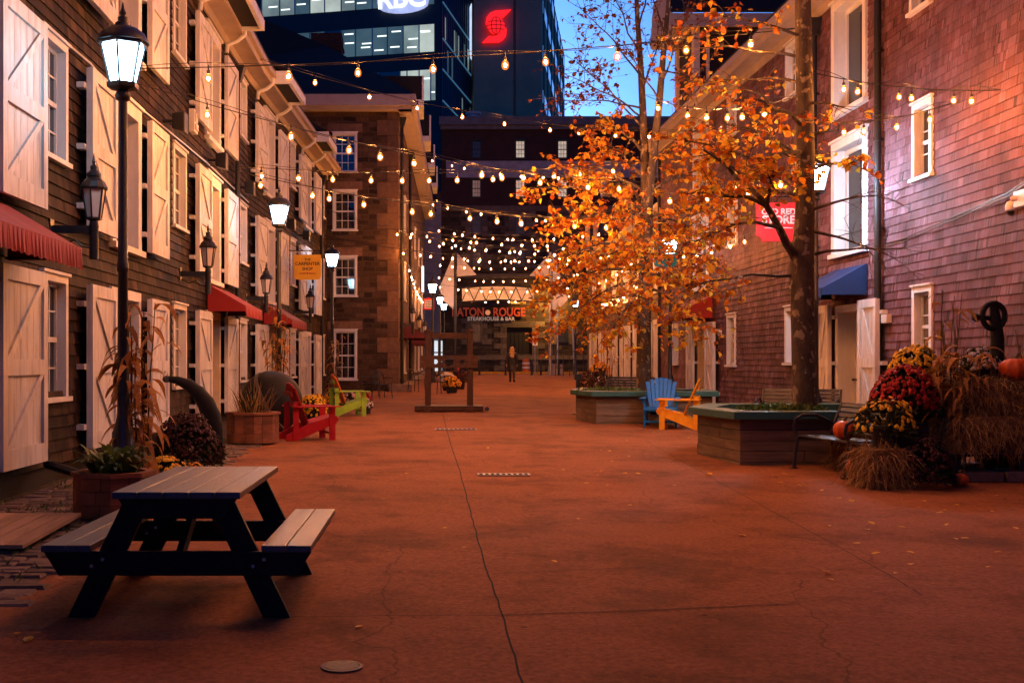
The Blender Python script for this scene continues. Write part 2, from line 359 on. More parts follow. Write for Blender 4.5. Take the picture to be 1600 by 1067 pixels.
# long wandering crack and the cast joints of the paving
def strip(name, pts, wd):
    b = MB()
    n = len(pts)
    for i in range(n-1):
        p, q = pts[i], pts[i+1]
        dx, dy = q[0]-p[0], q[1]-p[1]; L = math.hypot(dx, dy); ox, oy = -dy/L*wd/2, dx/L*wd/2
        b.face((p[0]+ox, p[1]+oy, gz(p[1])+.004), (q[0]+ox, q[1]+oy, gz(q[1])+.004), (q[0]-ox, q[1]-oy, gz(q[1])+.004), (p[0]-ox, p[1]-oy, gz(p[1])+.004))
    return tag(b.build(name, M['joint']), kind='structure')
def wob(pix, k=6, a=.02):
    w_ = [gp(*p) for p in pix]; out = []
    for i in range(len(w_)-1):
        for j in range(k):
            t = j/k; p = w_[i].lerp(w_[i+1], t); out.append((p.x+random.uniform(-a, a), p.y+random.uniform(-a, a)))
    out.append((w_[-1].x, w_[-1].y)); return out
strip('pavement_crack', wob([(692, 648), (703, 690), (718, 735), (735, 800), (757, 880), (785, 960), (815, 1067), (850, 1180)], 9, .005), .012)
strip('pavement_joint', wob([(785, 961), (1000, 954), (1236, 944)], 8, .006), .014)
strip('pavement_joint', wob([(770, 897), (880, 892), (1010, 886)], 8, .006), .009)
strip('pavement_joint', wob([(500, 845), (640, 845), (752, 843)], 8, .006), .009)
strip('pavement_joint', wob([(420, 965), (600, 962), (785, 961)], 8, .006), .009)
strip('pavement_joint', wob([(700, 657), (850, 658), (980, 660)], 4, .01), .02)
strip('pavement_joint', wob([(1010, 690), (1100, 740), (1400, 905), (1440, 930)], 6, .01), .008)
strip('pavement_joint', wob([(600, 612), (760, 611), (900, 612)], 4, .01), .03)
# cobbled verge along the left wall
mb = MB()
y = 7.0
while y < 19:
    x = -4.3
    dy = random.uniform(.13, .2)
    while x < -2.66-(y-8)*.022:
        dx = random.uniform(.16, .36)
        if random.random() < .96:
            h = random.uniform(.010, .026); t = [random.uniform(-.006, .006) for _ in range(4)]; g = gz(y)
            x0, x1, y0, y1 = x+.006, x+dx-.006, y+.006, y+dy-.006; i_ = .018
            mb.hexa([(x0, y0, g), (x1, y0, g), (x1, y1, g), (x0, y1, g), (x0+i_, y0+i_, g+h+t[0]), (x1-i_, y0+i_, g+h+t[1]), (x1-i_, y1-i_, g+h+t[2]), (x0+i_, y1-i_, g+h+t[3])])
        x += dx
    y += dy
tag(mb.build('cobbles', M['cobble'], bevel=0), kind='structure')
mb = MB()
for i in range(1500):
    yy = random.uniform(5, 20); xx = random.uniform(-4.3, -2.7-(yy-8)*.02)
    if noise.noise((xx*1.3, yy*.8, 3)) < -.05: continue
    h = random.uniform(.02, .07); a = random.uniform(0, 6.28); s = .012
    g = gz(yy)+.02
    mb.face((xx-s*math.cos(a), yy-s*math.sin(a), g), (xx+s*math.cos(a), yy+s*math.sin(a), g), (xx+random.uniform(-.04, .04), yy+random.uniform(-.04, .04), g+h))
tag(mb.build('grass', M['green_leaf']), kind='stuff')
# raised kerb and road at the far end
mb = MB(); mb.box(-1.5, 14, 77.0, 77.35, gz(77)-.1, gz(77)+.13); tag(mb.build('kerb', M['kerb']), kind='structure')

# ================================================================ WALL TOOLS
class Wall:
    def __init__(s, p0, d, n): s.p0, s.d, s.nn = p0, d, n
    def P(s, u, z, o=0): return Vector((s.p0[0]+s.d[0]*u+s.nn[0]*o, s.p0[1]+s.d[1]*u+s.nn[1]*o, z))
    def face(s, b, *pts):
        k = s.d[1]*s.nn[0]-s.d[0]*s.nn[1]; b.face(*(pts if k > 0 else pts[::-1]))
    def box(s, b, u0, u1, z0, z1, o0, o1):
        P = s.P; b.hexa([P(u0, z0, o0), P(u1, z0, o0), P(u1, z0, o1), P(u0, z0, o1), P(u0, z1, o0), P(u1, z1, o0), P(u1, z1, o1), P(u0, z1, o1)])
WA = Wall((-4.4, 0), (0, 1), (1, 0))
WB = Wall((-4.4-.045*28.5, 0), (.045, 1), (1, -.045))
WR = Wall((8.3, 0), (0, 1), (-1, 0))
WS = Wall((0, 44), (1, 0), (0, -1))
WT = Wall((-.94-.033*44, 0), (.033, 1), (1, -.033))
WF = Wall((8.8-.02*40, 0), (.02, 1), (-1, .02))
WE = Wall((0, 88), (1, 0), (0, -1))

def rows_wall(W, u0, u1, z0, z1, ops, m, parent, name='wall', rowh=ROW, lip=.026):
    """courses of overlapping shingles as real steps, with the openings left out"""
    b = MB(); us = sorted({u0, u1} | {min(max(a, u0), u1) for o in ops for a in o[:2]}); z = z0
    while z < z1-.01:
        zt = min(z+rowh, z1); zc = (z+zt)/2
        run = None
        for i in range(len(us)-1):
            a, c = us[i], us[i+1]; uc = (a+c)/2
            if any(o[0] < uc < o[1] and o[2] < zc < o[3] for o in ops): continue
            k = max(1, int((c-a)/2.5))
            for j in range(k):
                a1, c1 = a+(c-a)*j/k, a+(c-a)*(j+1)/k
                W.face(b, W.P(a1, z, lip), W.P(c1, z, lip), W.P(c1, zt, .003), W.P(a1, zt, .003))
                W.face(b, W.P(a1, z, .003), W.P(c1, z, .003), W.P(c1, z, lip), W.P(a1, z, lip))
        z = zt
    return b.build(name, m, parent, world=True)
def flat_wall(W, u0, u1, z0, z1, ops, m, parent, name='wall'):
    b = MB(); us = sorted({u0, u1} | {min(max(a, u0), u1) for o in ops for a in o[:2]}); zs = sorted({z0, z1} | {min(max(a, z0), z1) for o in ops for a in o[2:4]})
    for i in range(len(us)-1):
        for j in range(len(zs)-1):
            uc, zc = (us[i]+us[i+1])/2, (zs[j]+zs[j+1])/2
            if any(o[0] < uc < o[1] and o[2] < zc < o[3] for o in ops): continue
            W.face(b, W.P(us[i], zs[j]), W.P(us[i+1], zs[j]), W.P(us[i+1], zs[j+1]), W.P(us[i], zs[j+1]))
    return b.build(name, m, parent, world=True)

def window(W, u0, u1, z0, z1, parent, cols=3, rows=4, depth=.10, trim=.09, m='white', pane='glass', sash=.045, name='window', proud=.045):
    """trim, reveal, two sashes with glazing bars; glass and sill as sub-parts. u0..z1 is the outer edge of the trim"""
    b = MB(); B = lambda *a: W.box(b, *a)
    B(u0, u1, z1-trim, z1, -.02, proud); B(u0-.03, u1+.03, z1, z1+.035, -.02, proud+.03)
    B(u0, u0+trim, z0, z1-trim, -.02, proud); B(u1-trim, u1, z0, z1-trim, -.02, proud)
    a, c, lo, hi = u0+trim, u1-trim, z0, z1-trim
    B(a-.03, a, lo, hi, -depth, -.02); B(c, c+.03, lo, hi, -depth, -.02); B(a, c, hi, hi+.03, -depth, -.02); B(a, c, lo-.03, lo, -depth, -.02)
    d0, d1 = -depth, -depth+.035
    B(a, a+sash, lo, hi, d0, d1); B(c-sash, c, lo, hi, d0, d1); B(a+sash, c-sash, lo, lo+sash*1.3, d0, d1); B(a+sash, c-sash, hi-sash, hi, d0, d1)
    zm = (lo+hi)/2
    if rows > 1: B(a+sash, c-sash, zm-.03, zm+.03, d0, d1+.012)
    g = .011
    for i in range(1, cols):
        u = a+sash+(c-a-2*sash)*i/cols; B(u-g, u+g, lo+sash*1.3, hi-sash, d0+.012, d1-.004)
    for j in range(1, rows):
        if rows % 2 == 0 and j == rows//2: continue
        z = lo+(hi-lo)*j/rows; B(a+sash, c-sash, z-g, z+g, d0+.014, d1-.006)
    o = b.build(name, M[m], parent, world=True)
    p = MB(); W.face(p, W.P(a, lo, d0+.008), W.P(c, lo, d0+.008), W.P(c, hi, d0+.008), W.P(a, hi, d0+.008)); p.build('pane', M[pane], o, world=True)
    s = MB(); W.box(s, u0-.035, u1+.035, z0-.06, z0-.003, -.02, proud+.045); s.build('sill', M[m], o, world=True)
    return o
def shutter(W, u0, u1, z0, z1, parent, sl, out=.12, th=.05):
    """ledged and braced shutter standing off the wall on three stays; sl: +1 braces rise with u"""
    b = MB(); B = lambda *a: W.box(b, *a); s = .13; f = out+th
    n = 7
    for i in range(n):   # tongued boards
        a = u0+(u1-u0)*i/n; c = u0+(u1-u0)*(i+1)/n; B(a+(.004 if i else 0), c-.002, z0+.01, z1-.01, out, f)
    F2 = f+.032
    B(u0, u0+s, z0, z1, f, F2); B(u1-s, u1, z0, z1, f, F2)
    zm = (z0+z1)/2
    for za, zb in ((z0, z0+s*1.6), (zm-s*.65, zm+s*.65), (z1-s*1.2, z1)): B(u0+s, u1-s, za, zb, f, F2)
    for za, zb in ((z0+s*1.6, zm-s*.65), (zm+s*.65, z1-s*1.2)):
        hw = .062
        ua, ub = (u0+s+.03, u1-s-.03) if sl > 0 else (u1-s-.03, u0+s+.03)
        P = W.P; dd = hw*1.3*(1 if sl > 0 else -1)
        b.hexa([P(ua-dd*.6, za, f), P(ua+dd, za, f), P(ua+dd, za, F2-.004), P(ua-dd*.6, za, F2-.004), P(ub-dd, zb, f), P(ub+dd*.6, zb, f), P(ub+dd*.6, zb, F2-.004), P(ub-dd, zb, F2-.004)])
    ue = u0 if sl < 0 else u0
    for z in (z0+.28, zm, z1-.25): B(u0-.1, u0+.06, z-.035, z+.035, .02, out); 
    return b.build('shutter', M['shutter_white'], parent, world=True)
def loading_door(W, u0, u1, z0, z1, parent, pane='glass', m='white', depth=.22, trim=.2, name='loading_window', mid=True):
    """tall opening with broad boards round it and glazed leaves set back"""
    b = MB(); B = lambda *a: W.box(b, *a)
    B(u0, u0+trim, z0, z1-trim, -.02, .06); B(u1-trim, u1, z0, z1-trim, -.02, .06); B(u0, u1, z1-trim, z1, -.02, .062); B(u0-.05, u1+.05, z1, z1+.05, -.02, .1)
    B(u0-.04, u1+.04, z0-.09, z0-.002, -.02, .12)
    a, c, lo, hi = u0+trim, u1-trim, z0, z1-trim
    B(a-.03, a, lo, hi, -depth, -.02); B(c, c+.03, lo, hi, -depth, -.02); B(a, c, hi, hi+.03, -depth, -.02); B(a, c, lo-.03, lo, -depth, -.02)
    s = .09
    B(a, a+s, lo, hi, -depth, -depth+.05); B(c-s, c, lo, hi, -depth, -depth+.05); B(a+s, c-s, lo, lo+s, -depth, -depth+.05); B(a+s, c-s, hi-s, hi, -depth, -depth+.05)
    if mid: B((a+c)/2-.04, (a+c)/2+.04, lo+s, hi-s, -depth, -depth+.045)
    o = b.build(name, M[m], parent, world=True)
    p = MB(); W.face(p, W.P(a, lo, -depth+.012), W.P(c, lo, -depth+.012), W.P(c, hi, -depth+.012), W.P(a, hi, -depth+.012)); p.build('pane', M[pane], o, world=True)
    return o
def shop_door(W, u0, u1, z0, z1, parent, m='cream', pane='glass', depth=.3):
    b = MB(); B = lambda *a: W.box(b, *a); t = .14
    B(u0, u0+t, z0, z1-t, -.02, .05); B(u1-t, u1, z0, z1-t, -.02, .05); B(u0, u1, z1-t, z1, -.02, .052)
    a, c = u0+t, u1-t
    B(a-.02, a, z0, z1-t, -depth, -.02); B(c, c+.02, z0, z1-t, -depth, -.02); B(a, c, z1-t, z1-t+.02, -depth, -.02)
    o = b.build('door_frame', M[m], parent, world=True)
    d = MB(); lo, hi = z0+.02, z1-t-.01; s = .17
    D_ = lambda *q: W.box(d, *q)
    D_(a+.01, a+s, lo, hi, -depth, -depth+.05); D_(c-s, c-.01, lo, hi, -depth, -depth+.05); D_(a+s, c-s, lo, lo+.3, -depth, -depth+.05); D_(a+s, c-s, hi-.17, hi, -depth, -depth+.05); D_(a+s, c-s, lo+.72, lo+.84, -depth, -depth+.05)
    D_(a+s, c-s, lo+.3, lo+.72, -depth+.005, -depth+.025)
    dd = d.build('door', M[m], parent, world=True)
    p = MB(); W.face(p, *[W.P(u, z, -depth+.015) for u, z in ((a+s, lo+.84), (c-s, lo+.84), (c-s, hi-.17), (a+s, hi-.17))]); p.build('pane', M[pane], dd, world=True)
    h = MB(); uu = c-s*.5; h.tube([W.P(uu, lo+1.0, -depth+.05), W.P(uu, lo+1.0, -depth+.11)], .018, 8); h.lathe([(.001, -.03), (.03, -.015), (.03, .015), (.001, .03)], W.P(uu, lo+1.0, -depth+.12), 8); h.build('handle', M['black'], dd, world=True)
    return dd
def downpipe(W, u, z0, z1, parent, r=.055, hop=True, m='pipe', o=.12):
    b = MB(); b.tube([W.P(u, z0, o), W.P(u, z1, o)], r, 10)
    z = z0+.5
    while z < z1-.3:
        b.tube([W.P(u, z-.03, o), W.P(u, z+.03, o)], r*1.25, 10); W.box(b, u-.03, u+.03, z-.02, z+.02, .02, o-.02); z += 1.6
    if hop:
        P = W.P; t = z1
        b.hexa([P(u-.1, t-.35, .05), P(u+.1, t-.35, .05), P(u+.1, t-.35, .2), P(u-.1, t-.35, .2), P(u-.17, t, .03), P(u+.17, t, .03), P(u+.17, t, .3), P(u-.17, t, .3)])
    return b.build('downpipe', M[m], parent, world=True, smooth=True)
def gutter_and_soffit(W, u0, u1, ze, ov, parent, m='soffit'):
    b = MB(); W.box(b, u0, u1, ze-.02, ze+.02, 0.0, ov); W.box(b, u0, u1, ze-.22, ze-.021, .03, .07)
    b.build('soffit', M[m], parent, world=True)
    g = MB(); W.box(g, u0, u1, ze-.05, ze+.22, ov+.001, ov+.05); W.box(g, u0, u1, ze+.1, ze+.24, ov+.051, ov+.15)
    g.build('gutter', M[m], parent, world=True)

# ================================================================ LEFT SHINGLED BUILDING
bl = thing('shingled_building', 'dark brown shingled warehouse with white braced shutters along the left side', 'building', (-4.4, 14, gz(14)))
S1, S2 = (.49, 2.59), (3.3, 5.36); S3 = (6.2, 8.24); WZ = [(1.18, 2.64), (4.03, 5.46), (7.08, 8.5)]
bays = [(WA, [(6.9, 8.2), (11.4, 12.76)], (8.5, 11.2), (13.05, 14.0)),
        (WA, [(14.5, 15.72), (17.7, 18.9)], (15.95, 17.6), (19.95, 21.05)),
        (WA, [(21.46, 22.8), (24.6, 26.0)], (22.95, 24.55), (27.2, 28.3)),
        (WB, [(29.0, 30.5), (32.4, 33.8)], (30.7, 32.3), (35.1, 36.1)),
        (WB, [(36.2, 37.6), (39.6, 41.1)], (37.8, 39.5), (42.2, 43.1))]
opsA, opsB = [], []
for W, sh, dr, wn in bays:
    ops = opsA if W is WA else opsB
    ops += [(dr[0]+.1, dr[1]-.1, .35, 2.62), (dr[0]+.1, dr[1]-.1, 3.24, 5.36), (dr[0]+.1, dr[1]-.1, 6.1, 8.4)]
    for z in WZ: ops.append((wn[0]+.05, wn[1]-.05, z[0], z[1]-.05))
rows_wall(WA, -14, 28.5, .38, 8.86, opsA, M['shingle_brown'], bl)
rows_wall(WB, 28.5, 44, .38, 8.86, opsB, M['shingle_brown'], bl)
mb = MB(); WA.box(mb, -14, 28.5, -.3, .395, -.3, -.02); WB.box(mb, 28.5, 44, -.1, .395, -.3, -.02); mb.build('foundation', M['dark'], bl, world=True)
mb = MB(); WA.box(mb, 2, 28.4, -.1, 8.8, -.62, -.5); WB.box(mb, 28.5, 44, -.1, 8.8, -.62, -.5); mb.box(-14, -4.42, 1.8, 2.0, -.1, 8.8); mb.build('inner_wall', M['dark'], bl, world=True)
for bi, (W, sh, dr, wn) in enumerate(bays):
    for li, (z0, z1) in enumerate((S1, S2, S3)):
        for k, (a, c) in enumerate(sh):
            if bi == 0 and k == 0 and li: continue
            shutter(W, a, c, z0, z1, bl, -1 if k == 0 else 1)
        window(W, wn[0], wn[1], WZ[li][0], WZ[li][1], bl, pane='glass' if li else ('glass_curtain' if bi in (1, 3) else 'glass'))
    for li, (z0, z1) in enumerate(((.38, 2.66), (3.3, 5.46), (6.2, 8.48))):
        if li == 0: shop_door(W, dr[0], dr[1], z0, z1, bl, 'cream' if bi == 2 else 'white', pane='glass_curtain' if bi == 4 else 'glass')
        else: loading_door(W, dr[0], dr[1], z0, z1, bl, m='white')
gutter_and_soffit(WA, -14, 28.5, 8.86, .42, bl); gutter_and_soffit(WB, 28.51, 43.9, 8.86, .42, bl)
mb = MB()
mb.hexa([(-3.85, 2, 9.05), (-3.85, 28.5, 9.05), (-9.6, 28.5, 13.6), (-9.6, 2, 13.6), (-3.85, 2, 9.2), (-3.85, 28.5, 9.2), (-9.6, 28.5, 13.75), (-9.6, 2, 13.75)])
mb.hexa([(-3.85, 28.5, 9.05), (-3.18, 43.9, 9.05), (-9, 43.9, 13.6), (-9.6, 28.5, 13.6), (-3.85, 28.5, 9.2), (-3.18, 43.9, 9.2), (-9, 43.9, 13.75), (-9.6, 28.5, 13.75)])
mb.hexa([(-9.6, 2, 13.6), (-9.6, 28.5, 13.6), (-15, 28.5, 9), (-15, 2, 9), (-9.6, 2, 13.75), (-9.6, 28.5, 13.75), (-15, 28.5, 9.2), (-15, 2, 9.2)])
mb.build('roof', M['roof'], bl, world=True)
# small hoods over the hoisting doors
for W, u0, u1 in ((WA, 22.3, 24.75), (WB, 29.7, 31.95), (WB, 37.4, 39.3)):
    P = W.P; b = MB(); um = (u0+u1)/2
    b.hexa([P(u0, 8.9, .30), P(u1, 8.9, .30), P(u1, 8.9, .85), P(u0, 8.9, .85), P(u0, 9.0, .30), P(u1, 9.0, .30), P(u1, 9.0, .86), P(u0, 9.0, .86)])
    h = b.build('hood', M['dark'], bl, world=True)
    b = MB(); W.box(b, u0-.05, u1+.05, 8.84, 9.06, .862, .95); W.box(b, u0-.14, u0-.052, 8.84, 9.06, .42, .95); W.box(b, u0-.16, u0-.06, 9.062, 9.16, .40, .93); W.box(b, u1+.052, u1+.13, 8.84, 9.06, .42, .95)
    b.build('hood_trim', M['white'], h, world=True)
    b = MB(); b.hexa([P(u0-.1, 9.07, .92), P(u1+.1, 9.07, .92), P(u1-.1, 9.9, -.6), P(u0+.1, 9.9, -.6), P(u0-.1, 9.17, .92), P(u1+.1, 9.17, .92), P(u1-.1, 10.1, -.6), P(u0+.1, 10.1, -.6)]); b.build('hood_roof', M['roof'], h, world=True)
    for uu, s in ((u0-.25, 1), (u1+.3, 1)):
        b = MB(); b.tube([P(uu, 8.95, .5), P(uu, 8.8, .48), P(uu-.03, 8.66, .32), P(uu-.05, 8.58, .12), P(uu-.05, 8.4, .1)], .05, 8); b.build('gutter_spout', M['white'], bl, world=True, smooth=True)
downpipe(WA, 26.35, .4, 8.45, bl); downpipe(WB, 41.7, .4, 8.45, bl); downpipe(WA, 9.2, .25, 6, bl, hop=False) if False else None
mb = MB()   # short drain elbow at the foot of the wall
mb.tube([(-4.28, 12.9, .62), (-4.25, 12.9, .44), (-3.75, 12.6, .34), (-3.45, 12.45, .26)], .055, 8); mb.build('drain_elbow', M['black'], bl, world=True, smooth=True)
for W, u, z in ((WA, 19.2, 5.66), (WA, 23.2, 5.72), (WA, 27.0, 5.75), (WB, 33.6, 5.7), (WB, 36.6, 5.7)):
    b = MB(); P = W.P; b.hexa([P(u-.13, z-.14, .2), P(u+.13, z-.14, .2), P(u+.15, z-.2, .42), P(u-.15, z-.2, .42), P(u-.13, z+.12, .2), P(u+.13, z+.12, .2), P(u+.15, z+.14, .42), P(u-.15, z+.14, .42)]); W.box(b, u-.03, u+.03, z-.03, z+.03, .02, .2)
    b.build('loudspeaker', M['black'], bl, world=True, bevel=.015)
mb = MB(); WA.box(mb, 21.3, 21.62, 5.92, 6.35, .03, .13); WA.box(mb, 21.36, 21.56, 5.97, 6.08, .131, .16); WA.box(mb, 21.36, 21.56, 6.12, 6.28, .131, .15); mb.build('meter_box', M['white'], bl, world=True)
mb = MB(); mb.tube([WA.P(12.8, 5.47, .05), WA.P(14.9, 5.5, .06), WA.P(15.4, 5.46, .05), WA.P(18.9, 5.54, .06), WA.P(22.9, 5.62, .06), WA.P(28.4, 5.6, .06)], .014, 5); mb.build('cable', M['camera_white'], bl, world=True)

# ================================================================ RIGHT SHINGLED BUILDING
br = thing('shingled_building', 'mauve red shingled building with dormers filling the right side', 'building', (8.3, 18, gz(18)))
small = [(18.45, 19.2, 1.62, 2.86), (18.45, 19.2, 4.68, 5.92), (18.5, 19.3, 7.5, 8.75), (25.2, 25.95, 1.6, 2.86), (25.1, 25.9, 7.6, 8.78), (30.05, 30.9, 1.55, 2.9), (29.9, 30.8, 4.75, 5.95), (30.0, 30.85, 7.7, 8.78), (36.8, 37.7, 1.58, 2.84), (12.0, 12.8, 4.68, 5.92), (12.0, 12.8, 1.6, 2.86)]
big = [(21.17, 22.95, 3.76, 5.98), (21.17, 22.95, 6.54, 8.78), (32.9, 34.7, 3.84, 5.98), (32.9, 34.7, 6.54, 8.78)]
doors = [(21.3, 22.75, .24, 2.72), (32.8, 34.2, .38, 2.78)]
ops = [(a+.05, c-.05, d, e-.05) for a, c, d, e in small]+[(a+.1, c-.1, d-.02, e-.1) for a, c, d, e in big]+[(a+.07, c-.07, d-.1, e-.08) for a, c, d, e in doors]
rows_wall(WR, -14, 39.8, -.2+ROW, 9.0, ops, M['shingle_red'], br, lip=.021)
mb = MB(); WR.box(mb, 2, 39.7, -.1, 8.9, -.75, -.62); mb.box(8.3, 20, 39.7, 39.9, -.1, 9.0); mb.box(8.32, 20, 1.8, 2, -.1, 9); mb.build('inner_wall', M['dark'], br, world=True)
mb = MB(); WR.box(mb, 39.62, 39.82, 0.2, 9.0, .032, .07); mb.build('corner_board', M['white'], br, world=True)
for a, c, d, e in small: window(WR, a, c, d, e, br, cols=2, rows=3, depth=.11, trim=.1, pane='glass_curtain' if e < 3 else 'glass', proud=.05)
for a, c, d, e in big: loading_door(WR, a, c, d, e, br, depth=.22, trim=.16, mid=False)
for (a, c, d, e), mm in zip(doors, ('white', 'cream')): shop_door(WR, a, c, d, e, br, mm, depth=.35)
for u0, u1, z0, z1, k in ((20.35, 21.2, .42, 2.75, 1), (22.75, 23.45, .42, 2.75, -1), (31.75, 32.75, .46, 2.75, 1), (34.2, 35.0, .46, 2.75, -1)): shutter(WR, u0, u1, z0, z1, br, k, out=.12)
gutter_and_soffit(WR, -14, 39.9, 9.0, .42, br)
mb = MB(); mb.hexa([(7.8, 2, 9.2), (7.8, 39.9, 9.2), (15, 39.9, 14.6), (15, 2, 14.6), (7.8, 2, 9.36), (7.8, 39.9, 9.36), (15, 39.9, 14.8), (15, 2, 14.8)])
mb.hexa([(15, 2, 14.6), (15, 39.9, 14.6), (21, 39.9, 9.2), (21, 2, 9.2), (15, 2, 14.8), (15, 39.9, 14.8), (21, 39.9, 9.4), (21, 2, 9.4)]); mb.build('roof', M['roof'], br, world=True)
downpipe(WR, 20.45, .3, 8.9, br, r=.065, hop=False); downpipe(WR, 23.75, .3, 8.75, br); downpipe(WR, 39.3, .5, 8.8, br, hop=False); downpipe(WR, 13.5, .3, 8.8, br, hop=False)
mb = MB()   # hoist dormer with overhanging roof
mb.box(8.25, 13.5, 34.3, 36.7, 9.15, 11.75); dm = mb.build('dormer', M['dark'], br, world=True)
mb = MB(); mb.box(8.16, 8.34, 34.2, 34.297, 9.1, 11.75); mb.box(8.16, 8.245, 34.297, 34.5, 9.1, 11.75); mb.build('dormer_trim', M['cream'], dm, world=True)
mb = MB(); mb.box(8.16, 8.245, 36.5, 36.8, 9.1, 11.75); mb.build('dormer_trim', M['cream'], dm, world=True)
mb = MB(); mb.box(8.55, 8.64, 34.24, 34.297, 9.25, 11.6); mb.build('window_post', M['cream'], dm, world=True)
mb = MB(); mb.box(7.45, 13.6, 34.0, 37.0, 11.76, 11.80); mb.box(7.42, 13.6, 33.93, 33.998, 11.62, 12.02); mb.hexa([(7.42, 33.998, 11.81), (7.42, 37.05, 11.81), (7.5, 37.05, 11.81), (7.5, 33.998, 11.81), (7.42, 34.4, 13.1), (7.42, 36.6, 13.1), (7.5, 36.6, 13.1), (7.5, 34.4, 13.1)])
mb.hexa([(7.4, 33.9, 11.0), (7.4, 34.1, 11.0), (7.44, 34.1, 11.0), (7.44, 33.9, 11.0), (7.4, 33.9, 12.2), (7.4, 34.1, 12.2), (7.44, 34.1, 12.2), (7.44, 33.9, 12.2)]); mb.build('dormer_soffit', M['soffit'], dm, world=True)
mb = MB(); mb.hexa([(7.4, 33.9, 12.03), (7.4, 35.5, 14.2), (14, 35.5, 14.2), (14, 33.9, 12.03), (7.4, 33.9, 12.15), (7.4, 35.5, 14.35), (14, 35.5, 14.35), (14, 33.9, 12.15)]); mb.build('dormer_roof', M['roof'], dm, world=True)
mb = MB(); pts = [WR.P(15.2, 4.15, .05), WR.P(16, 3.98, .06), WR.P(17.6, 3.86, .05), WR.P(19.4, 3.72, .06), WR.P(20.3, 3.7, .06)]
mb.tube(pts, .012, 5); mb.tube([p+Vector((-.01, 0, -.05)) for p in pts], .010, 5); mb.build('cable', M['black'], br, world=True)
mb = MB(); WR.box(mb, 20.05, 20.3, 2.3, 2.45, .03, .12); mb.build('sensor_box', M['camera_white'], br, world=True); mb = MB(); WR.box(mb, 31.4, 31.6, 2.35, 2.5, .03, .1); mb.build('sensor_box', M['camera_white'], br, world=True)

# ================================================================ STONE BUILDING, LEFT, STEPPING INTO THE STREET
bs = thing('stone_building', 'brown rubble stone building projecting into the street behind the shingled warehouse', 'building', (-2, 44, gz(44)))
sw = [(-3.47, -2.52, z0, z1) for z0, z1 in ((.98, 2.88), (4.2, 5.72), (6.75, 8.27), (9.0, 10.5))]
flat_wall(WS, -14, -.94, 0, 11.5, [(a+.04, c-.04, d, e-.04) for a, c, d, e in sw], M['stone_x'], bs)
tw = [(u, u+1.1, z0, z1) for u in (48.5, 54, 59.5, 65, 70.5) for z0, z1 in ((1.2, 2.9), (4.3, 5.9), (7.2, 8.7))]
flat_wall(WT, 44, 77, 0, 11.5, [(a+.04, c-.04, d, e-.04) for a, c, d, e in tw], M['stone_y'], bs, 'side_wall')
mb = MB(); mb.box(-14, -1.6, 44.6, 44.8, 0, 11.4); mb.hexa([(-1.6, 44.6, 0), (-.55, 76.9, 0), (-.75, 76.9, 0), (-1.8, 44.6, 0), (-1.6, 44.6, 11.4), (-.55, 76.9, 11.4), (-.75, 76.9, 11.4), (-1.8, 44.6, 11.4)]); mb.box(-14, .1, 76.9, 77.1, 0, 11.5); mb.build('inner_wall', M['dark'], bs, world=True)
for a, c, d, e in sw: window(WS, a, c, d, e, bs, cols=3, rows=4, depth=.12, trim=.08)
for a, c, d, e in tw: window(WT, a, c, d, e, bs, cols=3, rows=4, depth=.15, trim=.1, pane='lit_dim' if random.random() < .3 else 'glass')
mb = MB()
for i in range(19):
    z = .2+i*.6
    if i % 2: WS.box(mb, -1.75, -.93, z, z+.58, .001, .025)
    else: WS.box(mb, -1.35, -.93, z, z+.58, .001, .025)
for (a, c, d, e) in sw: WS.box(mb, a-.2, c+.2, e+.02, e+.34, .001, .02)
mb.build('quoins', M['quoin'] if False else pm('brown_quoin', (.15, .082, .05), .85, .35, 5, .35, .4, 18), bs, world=True)
mb = MB(); mb.box(-14, -.4, 43.55, 43.98, 11.3, 11.5); mb.box(-14, -.3, 43.4, 43.55, 11.42, 11.85); P = WT.P
WT.box(mb, 43.55, 77, 11.3, 11.5, .02, .55); WT.box(mb, 43.4, 77, 11.42, 11.85, .551, .7); mb.build('eaves', M['soffit'], bs, world=True)
mb = MB(); A, B_, C_, D_ = (-14, 43.4, 11.86), (-.3, 43.4, 11.86), (.95, 77.2, 11.86), (-14, 77.2, 11.86); r1, r2 = (-4.2, 49.5, 15.4), (-3.2, 72, 15.4)
mb.face(A, B_, r1, (-14, 49.5, 19.5)); mb.face(B_, C_, r2, r1); mb.face(r1, r2, (-14, 72, 19.5), (-14, 49.5, 19.5)); mb.face(C_, D_, (-14, 72, 19.5), r2)
mb.face((-8.5, 49, 18.7), (-4.6, 47.6, 15.6), (-4.4, 49.6, 15.6), (-8.2, 52, 18.8)) if False else None
mb.build('roof', M['roof'], bs, world=True)
mb = MB(); mb.box(-4.9, -3.55, 50, 51.2, 13, 16.1); mb.box(-4.95, -3.5, 49.95, 51.25, 15.5, 15.62); mb.build('chimney', M['brick_end'], bs, world=True)
for i, (y0, x1) in enumerate(((47.2, .0), (54.5, .35), (61.5, .62), (68, .85))):
    z0 = 12.25-.05*i; b = MB(); b.box(-2.6+i*.3, x1-.02, y0, y0+2.6, z0+.2, z0+1.25); h = b.build('dormer', M['roof'], bs, world=True)
    b = MB(); b.box(-1.9+i*.3, x1, y0-.06, y0-.001, z0, z0+.26); b.box(x1-.02, x1+.06, y0-.06, y0+2.6, z0, z0+1.25); b.box(-1.9+i*.3, x1-.021, y0, y0+2.6, z0, z0+.19); b.build('dormer_trim', M['white'], h, world=True)
downpipe(WT, 44.6, .4, 11.2, bs, r=.07); downpipe(WT, 52, .4, 11.2, bs, r=.07)
